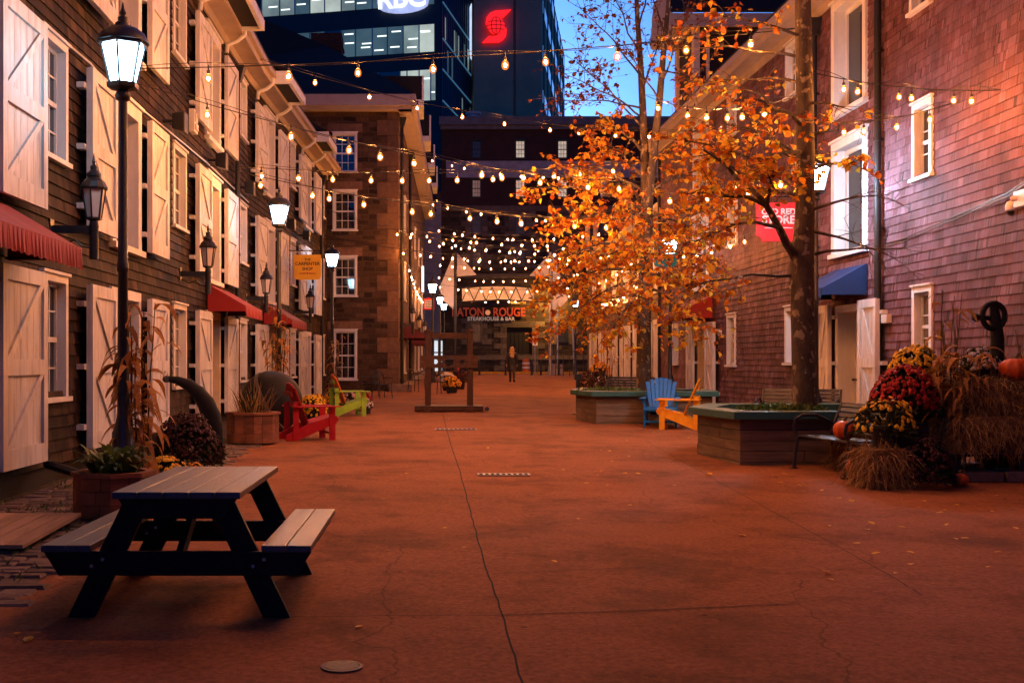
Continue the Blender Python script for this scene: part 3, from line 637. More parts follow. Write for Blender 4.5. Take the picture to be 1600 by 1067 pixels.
mb = MB(); mb.box(-1.25, -.4, 43.0, 43.97, 0, gz(43)+.28); mb.hexa([WT.P(44, 0, .02), WT.P(76, 0, .02), WT.P(76, 0, .3), WT.P(44, 0, .3), WT.P(44, gz(44)+.2, .02), WT.P(76, gz(76)+.2, .02), WT.P(76, gz(76)+.2, .3), WT.P(44, gz(44)+.2, .3)]); mb.build('stone_step', M['quoin'], bs, world=True)

# ================================================================ FAR RIGHT STONE BUILDING
bf = thing('stone_building', 'low stone building with tall white shutters beyond the red shingles on the right', 'building', (8.8, 42, gz(42)))
fo = []
for i in range(6):
    u = 42.2+i*3.6; fo += [(u, u+1.3, .9, 3.2), (u, u+1.3, 4.3, 6.0)]
flat_wall(WF, 40.2, 64, 0, 7.0, [(a+.05, c-.05, d, e-.05) for a, c, d, e in fo], M['stone_y'], bf)
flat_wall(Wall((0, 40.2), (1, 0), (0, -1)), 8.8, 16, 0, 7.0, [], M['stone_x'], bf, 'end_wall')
mb = MB(); mb.box(9.4, 9.6, 40.4, 63.8, 0, 6.9); mb.box(9.28, 18, 63.8, 64, 0, 7); mb.build('inner_wall', M['dark'], bf, world=True)
for a, c, d, e in fo:
    window(WF, a, c, d, e, bf, cols=2, rows=4, depth=.15, trim=.14, pane='lit_dim' if random.random() < .4 else 'glass')
    if e < 4:
        for k, (p, q) in enumerate(((a-.65, a-.05), (c+.05, c+.65))): shutter(WF, p, q, d-.35, e, bf, 1 if k else -1, out=.06)
gutter_and_soffit(WF, 40.0, 64, 7.0, .4, bf)
mb = MB(); mb.hexa([(8.3, 40, 7.2), (8.8, 64.2, 7.2), (14, 64.2, 11), (14, 40, 11), (8.3, 40, 7.3), (8.8, 64.2, 7.3), (14, 64.2, 11.2), (14, 40, 11.2)]); mb.build('roof', M['roof'], bf, world=True)
for x in (8.35, 8.75):
    b = MB(); b.lathe([(.12, 0), (.12, 1.6), (.16, 1.62), (.16, 1.7)], (x, 57.5, 7.3), 10); b.build('vent_pipe', M['soffit'], bf, world=True, smooth=True)

# ================================================================ BUILDING ACROSS THE END OF THE STREET
be = thing('stone_building', 'tall dark stone and brick building closing the far end of the street', 'building', (8, 88, gz(88)))
K = 88/F
ex = lambda px: (px-CX)*K
ez = lambda py: CZ+(CY-py)*K
eo = []
cols_ = [(736, 753), (804, 822), (870, 888), (936, 954), (1002, 1020), (1068, 1086)]
rows_ = [(218, 247), (279, 308), (335, 366), (388, 416), (503, 534)]
for ri, (ya, yb) in enumerate(rows_):
    for ci, (xa, xb) in enumerate(cols_):
        if ri == 4 and ci == 1: continue
        eo.append((ex(xa), ex(xb), ez(yb), ez(ya), ri, ci))
dorop = (ex(792), ex(831), ez(553), ez(512))
ops = [(a+.05, c-.05, d, e-.05) for a, c, d, e, _, _ in eo]
flat_wall(WE, ex(640), ex(690), 0, ez(300), [], M['stone_end'], be, 'side_wing')
flat_wall(WE, ex(690), ex(1180), 0, ez(322), ops+[dorop], M['stone_end'], be)
flat_wall(WE, ex(690), ex(1180), ez(322), ez(197), ops, M['brick_end'], be, 'upper_wall')
mb = MB(); mb.box(ex(690), ex(1180), 88.5, 88.7, 0, ez(200)); mb.box(ex(690), ex(690)+.2, 88.01, 110, ez(322)-3, ez(200)); mb.build('inner_wall', M['dark'], be, world=True)
lit = {(0, 1): 'lit_warm', (0, 2): 'lit_warm', (1, 1): 'lit_warm', (1, 2): 'lit_warm', (1, 0): 'lit_dim', (0, 3): 'glass_far', (1, 3): 'lit_dim'}
for a, c, d, e, ri, ci in eo: window(WE, a, c, d, e, be, cols=3, rows=4, depth=.16, trim=.09, m='black' if ri != 1 and ri != 0 else 'pipe', pane=lit.get((ri, ci), 'glass_far'))
mb = MB(); B = lambda *q: WE.box(mb, *q)
B(ex(686), ex(1180), ez(197), ez(184), -.1, .5); B(ex(688), ex(1180), ez(203), ez(197.2), -.05, .28); mb.build('cornice', pm('grey_cornice', (.13, .12, .125), .8, .3, 3, 0, .2, 20), be, world=True)
mb = MB(); B(ex(697), ex(1100), ez(278), ez(252), .002, .1); mb.build('concrete_band', M['concrete'], be, world=True)
mb = MB(); random.seed(5)
B(ex(690), ex(1180), ez(330), ez(322), .002, .12); B(ex(690), ex(1180), ez(434), ez(428), .002, .08); B(ex(690), ex(1180), ez(562), ez(555), .002, .1)
for a, c, d, e, ri, ci in eo:
    if ri < 2: continue
    n = 5; h = (e-d+.5)/n
    for j in range(n):
        wd = .42 if j % 2 else .75; B(a-wd, a-.01, d-.2+j*h, d-.2+(j+1)*h-.02, .002, .05); B(c+.01, c+wd, d-.2+j*h, d-.2+(j+1)*h-.02, .002, .05)
    B(a-.3, c+.3, e+.04, e+.42, .002, .055)
for j in range(9):
    wd = .5 if j % 2 else 1.0; h = (dorop[3]-gz(88)+.5)/9; z = gz(88)+j*h
    B(dorop[0]-wd, dorop[0]-.01, z, z+h-.02, .002, .05); B(dorop[1]+.01, dorop[1]+wd, z, z+h-.02, .002, .05)
B(dorop[0]-.3, dorop[1]+.3, dorop[3]+.02, dorop[3]+.5, .002, .06); mb.build('dressed_stone', pm('dressed_stone', (.13, .088, .06), .85, .35, 4, .35, .4, 12), be, world=True)
mb = MB(); B(dorop[0], dorop[1], dorop[2], dorop[3], -.3, -.2)
for i in range(1, 6): u = dorop[0]+(dorop[1]-dorop[0])*i/6; B(u-.02, u+.02, dorop[2], dorop[3], -.199, -.17)
mb.build('door', M['dark'], be, world=True)
mb = MB(); mb.lathe([(.5, 0), (.5, .6), (.62, .62), (.62, .8), (.4, .85)], (ex(741), 90, ez(184)), 14); mb.build('roof_vent', M['steel'], be, world=True, smooth=True)
mb = MB(); mb.box(ex(770), ex(900), 92, 100, ez(184), ez(166)); mb.box(ex(900), ex(975), 94, 100, ez(184), ez(181)); mb.build('roof_plant_room', M['dark'], be, world=True)
# lettering over the door
sgn = emit('sign_red_letters', (1, .12, .03), .09, .4, 2)
text('BATON', .92, (ex(731), 87.75, ez(488.5)), sgn, be, True, .06, bold=.02, sx=.80)
text('ROUGE', .92, (ex(795), 87.75, ez(488.5)), sgn, be, True, .06, bold=.02, sx=.80)
mb = MB(); mb.lathe([(.2, -.03), (.2, .03)], (0, 0, 0), 14); o = mb.build('lettering_dot', emit('sign_dot', (1, .35, .15), .5), be); o.rotation_euler = (R(90), 0, 0); o.location = Vector((ex(762), 87.8, ez(488.5)))-be.location
text('STEAKHOUSE & BAR', .40, (ex(767), 87.8, ez(498.5)), emit('sign_white_letters', (1, .80, .65), .13), be, True, .03, bold=.008)
mb = MB(); mb.box(ex(798), ex(820), 87.3, 87.8, ez(475), ez(464)); o = mb.build('lit_sign_box', emit('yellow_sign', (1, .45, .06), .9), be, world=True)
mb = MB(); mb.box(ex(805), ex(812), 87.25, 87.298, ez(473), ez(466)); mb.build('sign_mark', M['black'], o, world=True)
# grey concrete wing to the left with a lit shopfront
mb = MB(); mb.box(ex(640)-6, ex(690)-.05, 86.6, 87.6, 0, ez(318)); mb.build('concrete_wing', pm('grey_concrete_wall', (.20, .18, .175), .9, .2, 1.5, 0, .2, 10), be, world=True)
mb = MB(); mb.box(ex(677), ex(693), 86.4, 86.58, gz(86), ez(533)); mb.build('lit_shopfront', M['lit_white'], be, world=True)
mb = MB()
for x in (677, 685, 692): mb.box(ex(x)-.06, ex(x)+.06, 86.3, 86.398, gz(86), ez(532))
mb.box(ex(677), ex(693), 86.31, 86.39, ez(552), ez(550)); mb.build('shopfront_frame', M['black'], be, world=True)

# ================================================================ OFFICE TOWER
def tower_wall(b, p, q, z0, z1): b.face((*p, z0), (*q, z0), (*q, z1), (*p, z1))
bt = thing('office_tower', 'blue glass office tower with lit floors and a glowing bank sign', 'office building', (2.2, 130, 1.5))
c0 = Vector((2.2, 130)); dl = Vector((-1, .236)).normalized(); dr_ = Vector((.236, 1)).normalized()
TW = Wall((c0.x, c0.y), (dl.x, dl.y), (-dr_.x, -dr_.y)); TR = Wall((c0.x, c0.y), (dr_.x, dr_.y), (-dl.x, -dl.y))
mb = MB(); TW.box(mb, 0, 45, 0, 60, -.5, -.1); TR.box(mb, 0, 26, 0, 60, -.5, -.1); TR.box(mb, 25.5, 26, 0, 60, -30, -.5)
mb.build('spandrel_wall', pm('navy_spandrel', (.016, .022, .034), .45, .3, .3, 0, 0, spec=.4), bt, world=True)
tz = lambda py, D=130: CZ+(CY-py)/F*D
offm = [emit('office_interior_dim', (.16, .30, .34), .32, .5, .25), emit('office_interior', (.42, .55, .50), .55, .5, .3), emit('office_interior_bright', (.70, .80, .68), .75, .4, .3), glass('blue_office_glass', (.02, .05, .08), .08)]
cl = emit('office_ceiling_light', (.9, 1, .93), 1.6)
random.seed(21)
def trow(ya, yb, xs, kinds, lights=0):
    for i in range(len(xs)-1):
        u1, u0 = -(xs[i]-690)/F*130*1.03, -(xs[i+1]-690)/F*130*1.03
        b = MB(); z0, z1 = tz(yb), tz(ya); TW.face(b, TW.P(u0+.06, z0, -.02), TW.P(u1-.06, z0, -.02), TW.P(u1-.06, z1, -.02), TW.P(u0+.06, z1, -.02))
        k = kinds[i % len(kinds)]; o = b.build('window', offm[k], bt, world=True)
        if k in (1, 2, 0) and lights and k != 3:
            for _ in range(lights):
                l = MB(); zz = z1-(z1-z0)*random.uniform(.18, .85); uu = random.uniform(u0+.1, max(u0+.2, u1-1.2)); TW.box(l, uu, min(u1-.1, uu+1.1), zz, zz+.14, -.018, .02); l.build('ceiling_light', cl, o, world=True)
        f = MB(); TW.box(f, u1-.07, u1+.05, z0, z1, -.015, .15); f.build('mullion', M['steel'], o, world=True)
trow(37, 80, [430, 455, 480, 504, 531, 554, 581, 605, 630, 655, 679], [3, 0, 0, 3, 0, 0, 0, 0, 1, 2], 2)
trow(108, 156, [560, 590, 625, 636, 655, 673, 681], [3, 3, 2, 2, 2, 1], 1)
trow(-40, 6, [400, 430, 455, 480, 504, 531, 554, 581, 605, 630, 655, 679], [1, 1, 0, 2, 2, 1, 0, 0, 2, 0, 0], 1)
trow(262, 310, [640, 655, 679], [1, 3], 0)
mb = MB()
for i in range(20): TR.box(mb, .2+i*1.25, .28+i*1.25, 0, 60, -.099, .06)
fins = mb.build('curtain_wall_fins', pm('blue_fin', (.05, .13, .22), .3, .2, 1, 0, 0, spec=.8), bt, world=True)
for z in (tz(157), tz(108), tz(60), tz(3)):
    b = MB(); TR.box(b, .2, 25.5, z-.08, z+.08, .061, .14); b.build('floor_band', emit('blue_lit_band', (.12, .36, .62), .30), bt, world=True)
for k in range(12):
    u = 1.5+k*2.0; z = tz(157)+random.choice((0, 3.6, 7.1))+.4
    b = MB(); TR.box(b, u, u+.9, z, z+2.6, -.098, -.03); b.build('window', offm[random.choice((0, 0, 1))], bt, world=True)
for k in range(4):
    b = MB(); TR.box(b, 18+k*1.8, 18.8+k*1.8, tz(165), tz(165)+7.5, -.09, .02); b.build('lit_glazing', emit('cyan_glazing', (.45, .85, 1), .75, .3, .4), bt, world=True)
def shield(Wl, u0, u1, z0, z1, name):
    b = MB(); n = 10; um = (u0+u1)/2; hw = (u1-u0)/2
    pts = [(u0, z1), (u0, z0+1.3)]+[(um-hw*math.cos(math.pi*t/n), z0+1.0-1.0*math.sin(math.pi*t/n)) for t in range(1, n)]+[(u1, z0+1.3), (u1, z1)]
    b.prism([Wl.P(u, z, .1) for u, z in pts], Wl.P(0, 0, .5)-Wl.P(0, 0, 0)); return b.build(name, emit('bank_sign_glow', (.50, .58, 1.0), 1.0, .35, .5), bt, world=True)
s_ = shield(TW, .8*130/F*25, (690-591)/F*130*1.03, tz(18), tz(-50), 'bank_sign')
text('RBC', 3.1, TW.P((690-629)/F*130*1.03, tz(-3), .65), emit('bank_sign_letters', (.95, .97, 1), 1.6), s_, True, .05, rotz=math.atan2(-dl.y, -dl.x), bold=.06)
shield(TR, 13.5, 18.5, tz(106), tz(5), 'bank_sign') if False else None
b = MB(); TR.box(b, 15.5, 21, CZ+(CY-100)/F*147, CZ+(CY-10)/F*147, .15, 1.4); b.build('bank_sign', emit('bank_sign_side', (.62, .74, 1), 1.15, .2, .5), bt, world=True, bevel=.6)

# ================================================================ DARK CONCRETE TOWER
bd = thing('concrete_tower', 'dark concrete high rise with a red globe emblem on its top', 'office building', (10, 140, 1.5))
K4 = 140/F; dx = lambda px: (px-CX)*K4; dz_ = lambda py: CZ+(CY-py)*K4
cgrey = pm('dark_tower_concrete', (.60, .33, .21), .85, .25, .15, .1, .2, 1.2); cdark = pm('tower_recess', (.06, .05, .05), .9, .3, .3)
mb = MB(); mb.box(dx(740), dx(802), 140, 160, 0, 64); mb.box(dx(806), dx(846), 140, 160, 0, 64); mb.box(dx(802), dx(806), 141, 159, 0, 64); mb.build('front_wall', cgrey, bd, world=True)
DR = Wall((dx(846)-.18*140, 0), (.18, 1), (1, -.18))
mb = MB(); DR.box(mb, 140, 165, 0, 62, -8, 0); DR.box(mb, 165.01, 192, 0, 53.4, -8, 0); mb.build('side_wall', cgrey, bd, world=True)
random.seed(4)
for k in range(9):
    z = 6+k*5.6
    if z < 16: continue
    b = MB(); DR.box(b, 141.5, 190, z, z+1.6, .002, .06); b.build('window_band', M['glass'], bd, world=True)
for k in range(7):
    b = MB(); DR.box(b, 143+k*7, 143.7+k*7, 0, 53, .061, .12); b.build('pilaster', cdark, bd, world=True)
red = emit('emblem_red', (1, .015, .02), 1.15); rdk = emit('emblem_line', (.12, .0, .004), .3)
e0 = lambda px, py, o=0: Vector((dx(px), 139.9-o, dz_(py)))
def swoosh(name, pts):
    b = MB(); b.prism([e0(*p) for p in pts], (0, -.4, 0)); return b.build(name, red, bd, world=True)
swoosh('emblem_swoosh', [(798.5, 17), (786, 29.5), (776, 28.5), (767, 31), (761, 37), (759.5, 42), (758.5, 36), (760, 29), (765, 22.5), (773, 19)])
swoosh('emblem_swoosh', [(753, 68.5), (763, 58.5), (772, 58.8), (782, 55), (788, 48), (790, 44.5), (791.5, 50), (790.5, 58), (786, 64), (779, 68)])
mb = MB(); mb.lathe([(0.01, -1.02), (.35, -.96), (.68, -.76), (.9, -.48), (1.0, -.2), (1.0, .2), (.9, .48), (.68, .76), (.35, .96), (.01, 1.02)], (0, 0, 0), 20)
gl = mb.build('emblem_globe', red, bd); gl.location = e0(774.5, 43, .5)-bd.location; gl.scale = (1.06, .4, 1.06)
mb = MB()
for k in (-.55, 0, .55):
    mb.tube([(k*math.cos(t), -1.01*math.cos(t)*math.sqrt(max(0, 1-k*k))-.02, 1.02*math.sin(t)) for t in [R(a) for a in range(-90, 91, 15)]], .04, 5)
for k in (-.45, 0, .45):
    r = math.sqrt(1-k*k); mb.tube([(r*math.sin(t), -1.02*r*math.cos(t)-.02, k) for t in [R(a) for a in range(-90, 91, 15)]], .04, 5)
mb.build('emblem_lines', rdk, gl)
# ================================================================ STREET LAMPS
def make_lamp(label, loc, lit=True):
    t = thing('street_lamp', label, 'street lamp', loc, 0, 'lamp posts along both sides of the street')
    b = MB(); b.lathe([(.16, 0), (.16, .1), (.12, .16), (.115, .7), (.085, .78), (.06, .9), (.052, 2.4), (.062, 2.42), (.062, 2.5), (.052, 2.52), (.048, 4.22), (.075, 4.24), (.085, 4.28), (.06, 4.335)], n=16); b.build('pole', M['black'], t, smooth=True)
    g = MB(); g.lathe([(.137, 4.42), (.228, 4.80)], n=6, ph=R(30)); g.build('lamp_glass', M['lamp'], t)
    f = MB()
    for k in range(6):
        a = R(60*k+30); f.bar((.141*math.cos(a), .141*math.sin(a), 4.41), (.234*math.cos(a), .234*math.sin(a), 4.82), .022, .022)
    f.lathe([(.06, 4.33), (.17, 4.36), (.175, 4.41), (.06, 4.415)], n=6, ph=R(30)); f.lathe([(.2, 4.805), (.268, 4.807), (.268, 4.84), (.2, 4.845)], n=6, ph=R(30))
    f.build('lantern_frame', M['black'], t)
    c = MB(); c.lathe([(.275, 4.84), (.265, 4.875), (.23, 4.935), (.17, 4.985), (.085, 5.01), (.08, 5.05), (.05, 5.07), (.055, 5.11), (.025, 5.13), (.037, 5.16), (.02, 5.20), (.004, 5.28)], n=20); c.build('lantern_cap', M['black'], t, smooth=True)
    return t
def on(x, y, dz=0): return (x, y, gz(y)+dz)
lamp0 = make_lamp('tall black lamp post nearest the camera on the left, wrapped with cornstalks', on(-3.185, 12.1))
lx = lambda px, D: (px-CX)/F*D
copy_tree(lamp0, on(lx(436, 25.6), 25.6), label='black lamp post beside the red wooden chair, in front of the yellow shop sign')
copy_tree(lamp0, on(lx(519, 38.5), 38.5), .4, label='black lamp post standing before the front of the brown stone building')
copy_tree(lamp0, on(lx(676, 56), 56), .2, label='black lamp post beside the small red hanging sign, behind the wooden stocks')
copy_tree(lamp0, on(lx(687.5, 70), 70), .1, label='farther lamp post just right of the post by the small red hanging sign')
copy_tree(lamp0, on(lx(693.5, 80), 80), .3, label='most distant lamp post on the left, by the lit shopfront')
copy_tree(lamp0, on(lx(1274, 20.2), 20.2), .25, label='black lamp post hidden behind the trunk of the nearer tree')
for c in [k for o in COL.objects if o.get('label') == 'black lamp post hidden behind the trunk of the nearer tree' for k in o.children]:
    if c.name.startswith('lamp_glass'): c.data = c.data.copy(); c.data.materials[0] = M['lamp_bright']
copy_tree(lamp0, on(lx(1047, 33.5), 33.5), .5, label='black lamp post beside the teal sign, behind the farther tree')
copy_tree(lamp0, on(lx(947, 62), 62), .2, label='lamp post glowing among the leaves left of the farther tree trunk')
copy_tree(lamp0, on(lx(899, 74), 74), .2, label='small distant lamp post at the right end of the far gateway')

# wall lanterns (not lit)
def make_wall_lantern(label, wall, u, z, ln=.52, rot=0):
    p = wall.P(u, z); t = thing('wall_lantern', label, 'wall lantern', p, rot, 'unlit lanterns on wall brackets')
    b = MB(); b.box(.02, ln-.05, -.035, .035, -.045, .045); b.box(.002, .03, -.07, .07, -.12, .12); b.tube([(.03, 0, -.1), (.18, 0, -.17), (.3, 0, -.12), (.38, 0, -.2), (ln-.03, 0, -.22)], .012, 6); b.build('bracket', M['black'], t)
    b = MB(); b.lathe([(.045, -.36), (.055, -.35), (.052, .0), (.06, .03), (.05, .1), (.09, .12)], (ln, 0, 0), 12); b.build('post', M['black'], t, smooth=True)
    g = MB(); g.lathe([(.083, .14), (.135, .47)], (ln, 0, 0), 6, R(30)); g.build('lamp_glass', M['frost'], t)
    f = MB()
    for k in range(6):
        a = R(60*k+30); f.bar((ln+.086*math.cos(a), .086*math.sin(a), .13), (ln+.139*math.cos(a), .139*math.sin(a), .48), .016, .016)
    f.lathe([(.05, .11), (.1, .12), (.1, .14), (.05, .145)], (ln, 0, 0), 6, R(30)); f.lathe([(.16, .47), (.165, .49), (.13, .56), (.075, .61), (.085, .63), (.085, .66), (.04, .7), (.045, .74), (.015, .77), (.022, .8), (.003, .9)], (ln, 0, 0), 12); f.build('lantern_frame', M['black'], t)
    return t
wl = make_wall_lantern('unlit black wall lantern nearest the camera, above the first red awning end', WA, 13.44, 3.16)
copy_tree(wl, WA.P(20.6, 3.2), label='unlit black wall lantern over the near end of the middle red awning')
copy_tree(wl, WA.P(28.3, 3.2), -.04, label='unlit black wall lantern between the middle red awning and the far red awning')
copy_tree(wl, WB.P(36.0, 3.2), -.045, label='unlit black wall lantern just past the far red awning, below the yellow sign')
copy_tree(wl, WT.P(45.3, 3.1), -.03, label='first wall lantern on the side of the brown stone building')
copy_tree(wl, WT.P(52.5, 3.1), -.03, label='second wall lantern along the side of the brown stone building')
copy_tree(wl, WT.P(60.5, 3.1), -.03, label='third and farthest wall lantern along the brown stone building')

# ================================================================ AWNINGS
def awning(name_label, W, u0, u1, zt, zf, zb, pr, m):
    t = thing('awning', name_label, 'awning', W.P((u0+u1)/2, zb), 0)
    P = W.P; b = MB(); th = .012
    tl, tr, fl, fr = P(u0, zt, .04), P(u1, zt, .04), P(u0, zf, pr), P(u1, zf, pr)
    n = 8
    for i in range(n):   # slightly sagging top cloth
        for j in range(4):
            def q(a, c):
                s = a/n; v = c/4; p = tl.lerp(tr, s).lerp(fl.lerp(fr, s), v); return p-Vector((0, 0, .02*math.sin(math.pi*v)*abs(math.sin(math.pi*s*2))))
            b.face(q(i, j), q(i+1, j), q(i+1, j+1), q(i, j+1))
    bl_, br_ = P(u0, zf-.12, .04), P(u1, zf-.12, .04)
    for s in (0, 1):
        u = (u0, u1)[s]; b.face(P(u, zt, .04), P(u, zf, pr), P(u, zf-.12, pr), P(u, zf-.12, .04))
    b.build('canopy', M[m], t, world=True)
    v = MB(); k = int((u1-u0)/.035)
    for i in range(k):
        a, c = u0+(u1-u0)*i/k, u0+(u1-u0)*(i+1)/k; wob_ = lambda uu: .012*math.sin(uu*55); sc = lambda uu: .025*abs(math.sin(uu*18))
        v.face(P(a, zf+.01, pr+.006+wob_(a)*.2), P(c, zf+.01, pr+.006+wob_(c)*.2), P(c, zb+sc(c), pr+.012+wob_(c)), P(a, zb+sc(a), pr+.012+wob_(a)))
    v.build('valance', M[m], t, world=True)
    f = MB(); f.tube([P(u0+.02, zf-.1, .03), P(u0+.02, zf-.1, pr-.02), P(u1-.02, zf-.1, pr-.02), P(u1-.02, zf-.1, .03)], .014, 6); f.build('frame', M['black'], t, world=True)
    return t
awning('red scalloped awning nearest the camera on the left wall', WA, 9.4, 11.95, 3.24, 2.78, 2.55, .82, 'red_fabric')
awning('middle red awning on the left wall, over the cream door', WA, 23.1, 25.5, 3.2, 2.76, 2.53, .8, 'red_fabric')
awning('far red awning on the left wall, under the yellow shop sign', WB, 30.6, 33.2, 3.2, 2.76, 2.53, .8, 'red_fabric')
awning('navy blue awning over the white door on the right wall', WR, 21.15, 22.95, 3.44, 2.98, 2.78, .87, 'blue_fabric')
awning('red awning on the right wall behind the yellow wooden chair', WR, 32.4, 34.8, 3.52, 3.0, 2.8, 1.12, 'red_fabric')
awning('nearer purple awning on the side of the stone building', WT, 47.5, 51.5, 3.3, 2.75, 2.55, 1.0, 'purple_fabric')
awning('farther purple awning on the side of the stone building', WT, 55, 59, 3.1, 2.6, 2.4, 1.0, 'purple_fabric')

# ================================================================ HANGING SIGNS
def sign(label, x0, x1, y, z0, z1, shape, m, xw, lines, bracket=True):
    t = thing('hanging_sign', label, 'sign', ((x0+x1)/2, y, z0)); wd, h = x1-x0, z1-z0
    pts = []
    if shape == 'scoop':      # notched lower corners, plain top
        r = .12; pts = [(x0, z1), (x0, z0+r)]+[(x0+r*math.sin(R(a)), z0+r*math.cos(R(a))) for a in (20, 45, 70)]+[(x0+r, z0), (x1-r, z0)]+[(x1-r*math.sin(R(a)), z0+r*math.cos(R(a))) for a in (70, 45, 20)]+[(x1, z0+r), (x1, z1)]
    elif shape == 'round':
        r = .12; pts = [(x0, z1), (x0, z0+r)]+[(x0+r-r*math.cos(R(a)), z0+r-r*math.sin(R(a))) for a in (30, 60)]+[(x0+r, z0), (x1-r, z0)]+[(x1-r+r*math.sin(R(a)), z0+r-r*math.cos(R(a))) for a in (30, 60)]+[(x1, z0+r), (x1, z1)]
    else: pts = [(x0, z0), (x1, z0), (x1, z1), ((x0+x1)/2+.12, z1), ((x0+x1)/2, z1+.08), ((x0+x1)/2-.12, z1), (x0, z1)][::-1]
    b = MB(); b.prism([(x, y, z) for x, z in pts], (0, .035, 0)); bo = b.build('board', m, t, world=True, bevel=.006)
    for s, size, zf, mm, bd_ in lines:
        text(s, size, ((x0+x1)/2, y-.006, z0+h*zf), mm, bo, True, .003, bold=bd_)
    if bracket:
        b = MB(); far = x0 if abs(x0-xw) > abs(x1-xw) else x1
        b.tube([(xw, y+.02, z1+.12), (far, y+.02, z1+.12)], .016, 6); b.tube([(xw, y+.02, z1+.42), ((xw+far)/2, y+.02, z1+.125)], .010, 6)
        for xx in (x0+wd*.15, x1-wd*.15): b.tube([(xx, y+.02, z1-.03), (xx, y+.02, z1+.12)], .010, 6)
        b.build('bracket', M['black'], t, world=True)
    return t, bo
ysign = pm('yellow_sign_paint', (.85, .50, .03), .5, .08, 3, 0, .05); rsign = pm('red_sign_paint', (.75, .02, .022), .45, .08, 3, 0, .05)
tsign = pm('teal_sign_paint', (.012, .22, .21), .45, .1, 3, 0, .05); wlet = pm('sign_lettering_white', (.75, .70, .66), .5, .05, 3, 0, 0); dlet = pm('sign_lettering_dark', (.06, .022, .008), .5, .1, 3, 0, 0); olet = pm('sign_ornament_red', (.45, .07, .01), .5, .1, 3, 0, 0)
t, bo = sign('yellow hanging sign of the carpenter shop on the left wall', -3.84, -3.03, 34.0, 4.08, 4.83, 'round', ysign, -4.1, [('THE', .10, .80, dlet, .002), ('CARPENTER', .135, .63, dlet, .003), ('SHOP', .125, .43, dlet, .003)])
b = MB(); yy = 33.985
for s in (-1, 1): b.prism([(-3.435+s*.05, yy, 4.29), (-3.435+s*.25, yy, 4.275), (-3.435+s*.25, yy, 4.255), (-3.435+s*.05, yy, 4.25)], (0, .01, 0))
b.lathe([(.03, 0), (.03, .012)], (0, 0, 0), 10); b.v[-20:] = [Vector((-3.435+p.x, yy+p.z, 4.27+p.y)) for p in b.v[-20:]]
b.build('ornament', olet, bo, world=True)
t, bo = sign('red hanging sign of the old red store behind the nearer tree', 7.10, 8.05, 24.2, 4.17, 5.0, 'scoop', rsign, 8.3, [('OLD RED', .175, .76, wlet, .006), ('STORE', .235, .55, wlet, .008)])
b = MB(); xm = 7.575; yy = 24.19
for s in (-1, 1): b.prism([(xm+s*.06, yy, 4.475), (xm+s*.3, yy, 4.465), (xm+s*.3, yy, 4.452), (xm+s*.06, yy, 4.452)], (0, .01, 0))
for k in (-.035, 0, .035): b.box(xm+k-.014, xm+k+.014, yy, yy+.01, 4.445, 4.48)
b.build('ornament', wlet, bo, world=True)
sign('teal hanging sign half hidden by leaves beside the farther tree', 7.32, 8.05, 36.0, 4.64, 5.55, 'round', tsign, 8.3, [('veis', .36, .52, wlet, .006), ('street hall', .12, .25, wlet, .002)][:1])
t, bo = sign('small red and white hanging sign beside the distant lamp posts', .05, .62, 60, 4.42, 5.0, 'peak', rsign, -.4, [])
b = MB(); b.box(.12, .55, 59.97, 59.995, 4.5, 4.92); wp = b.build('panel', wlet, bo, world=True)
for s, zf in (('Pickford', 4.84), ('& Black', 4.71), ('Building', 4.58)): text(s, .105, (.335, 59.96, zf), dlet, wp, True, .002, bold=.002)
b = MB(); b.box(lx(660.5, 62)-.05, lx(660.5, 62)+.06, 62, 62.1, CZ+(CY-456)/F*62, CZ+(CY-416)/F*62)
tag(b.build('neon_strip', M['strip']), 'thin white vertical neon strip at the end of the stone building', 'neon sign')

# ================================================================ STRINGS OF BULBS
random.seed(3)
def bulb_proto():
    g = MB(); g.lathe([(.012, 0), (.022, -.015), (.038, -.04), (.043, -.068), (.037, -.095), (.022, -.112), (.003, -.118)], n=12)
    p = g.build('bulb', M['bulb_glass'], None, smooth=True)
    c = MB(); c.lathe([(.003, -.045), (.013, -.052), (.0185, -.068), (.013, -.084), (.003, -.090)], n=8); c.build('filament', M['bulb'], p, smooth=True)
    s = MB(); s.lathe([(.006, .09), (.008, .03), (.02, .028), (.02, -.012), (.012, -.014)], n=8); s.build('socket', M['black'], p)
    return p
BP = None
nb_total = 0
def string(label, p, q, sag, n, seg=18, scale=1.0, t0=.09, t1=.95):
    global BP, nb_total
    p, q = Vector(p), Vector(q)
    pt = lambda t: p.lerp(q, t)-Vector((0, 0, 4*sag*t*(1-t)))
    b = MB(); b.tube([pt(i/seg) for i in range(seg+1)], .0085, 5); w_ = b.build('light_string', M['black'], None)
    tag(w_, label, 'string lights', 'strings of warm bulbs hung across the street')
    b = MB(); b.tube([pt(i/seg)+Vector((0, .03, .05*math.sin(i*.9)+.03)) for i in range(seg+1)], .005, 4); b.build('support_wire', M['black'], w_)
    for i in range(n):
        t = t0+(t1-t0)*(i+.5+random.uniform(-.36, .36))/n; loc = pt(t)-Vector((0, 0, .085))
        if BP is None: BP = bulb_proto(); o = BP; o.parent = w_; o.location = loc; o.scale = (scale,)*3
        else: o = copy_tree(BP, loc, random.uniform(0, 6), parent=w_, scale=scale*random.uniform(.95, 1.08))
        nb_total += 1
    return w_
def A(px, py, D): return at(px, py, D)
T1y, T2y = 17.2, 26.0
string('uppermost string, from the near left shutters to high on the nearer tree', A(196, 108, 17), A(1256, 44, 17.4), .12, 9, scale=1.28)
string('string falling from the left wall by the first lantern to the farther tree', A(206, 128, 17.2), A(1006, 285, 25.6), .32, 10, scale=1.28)
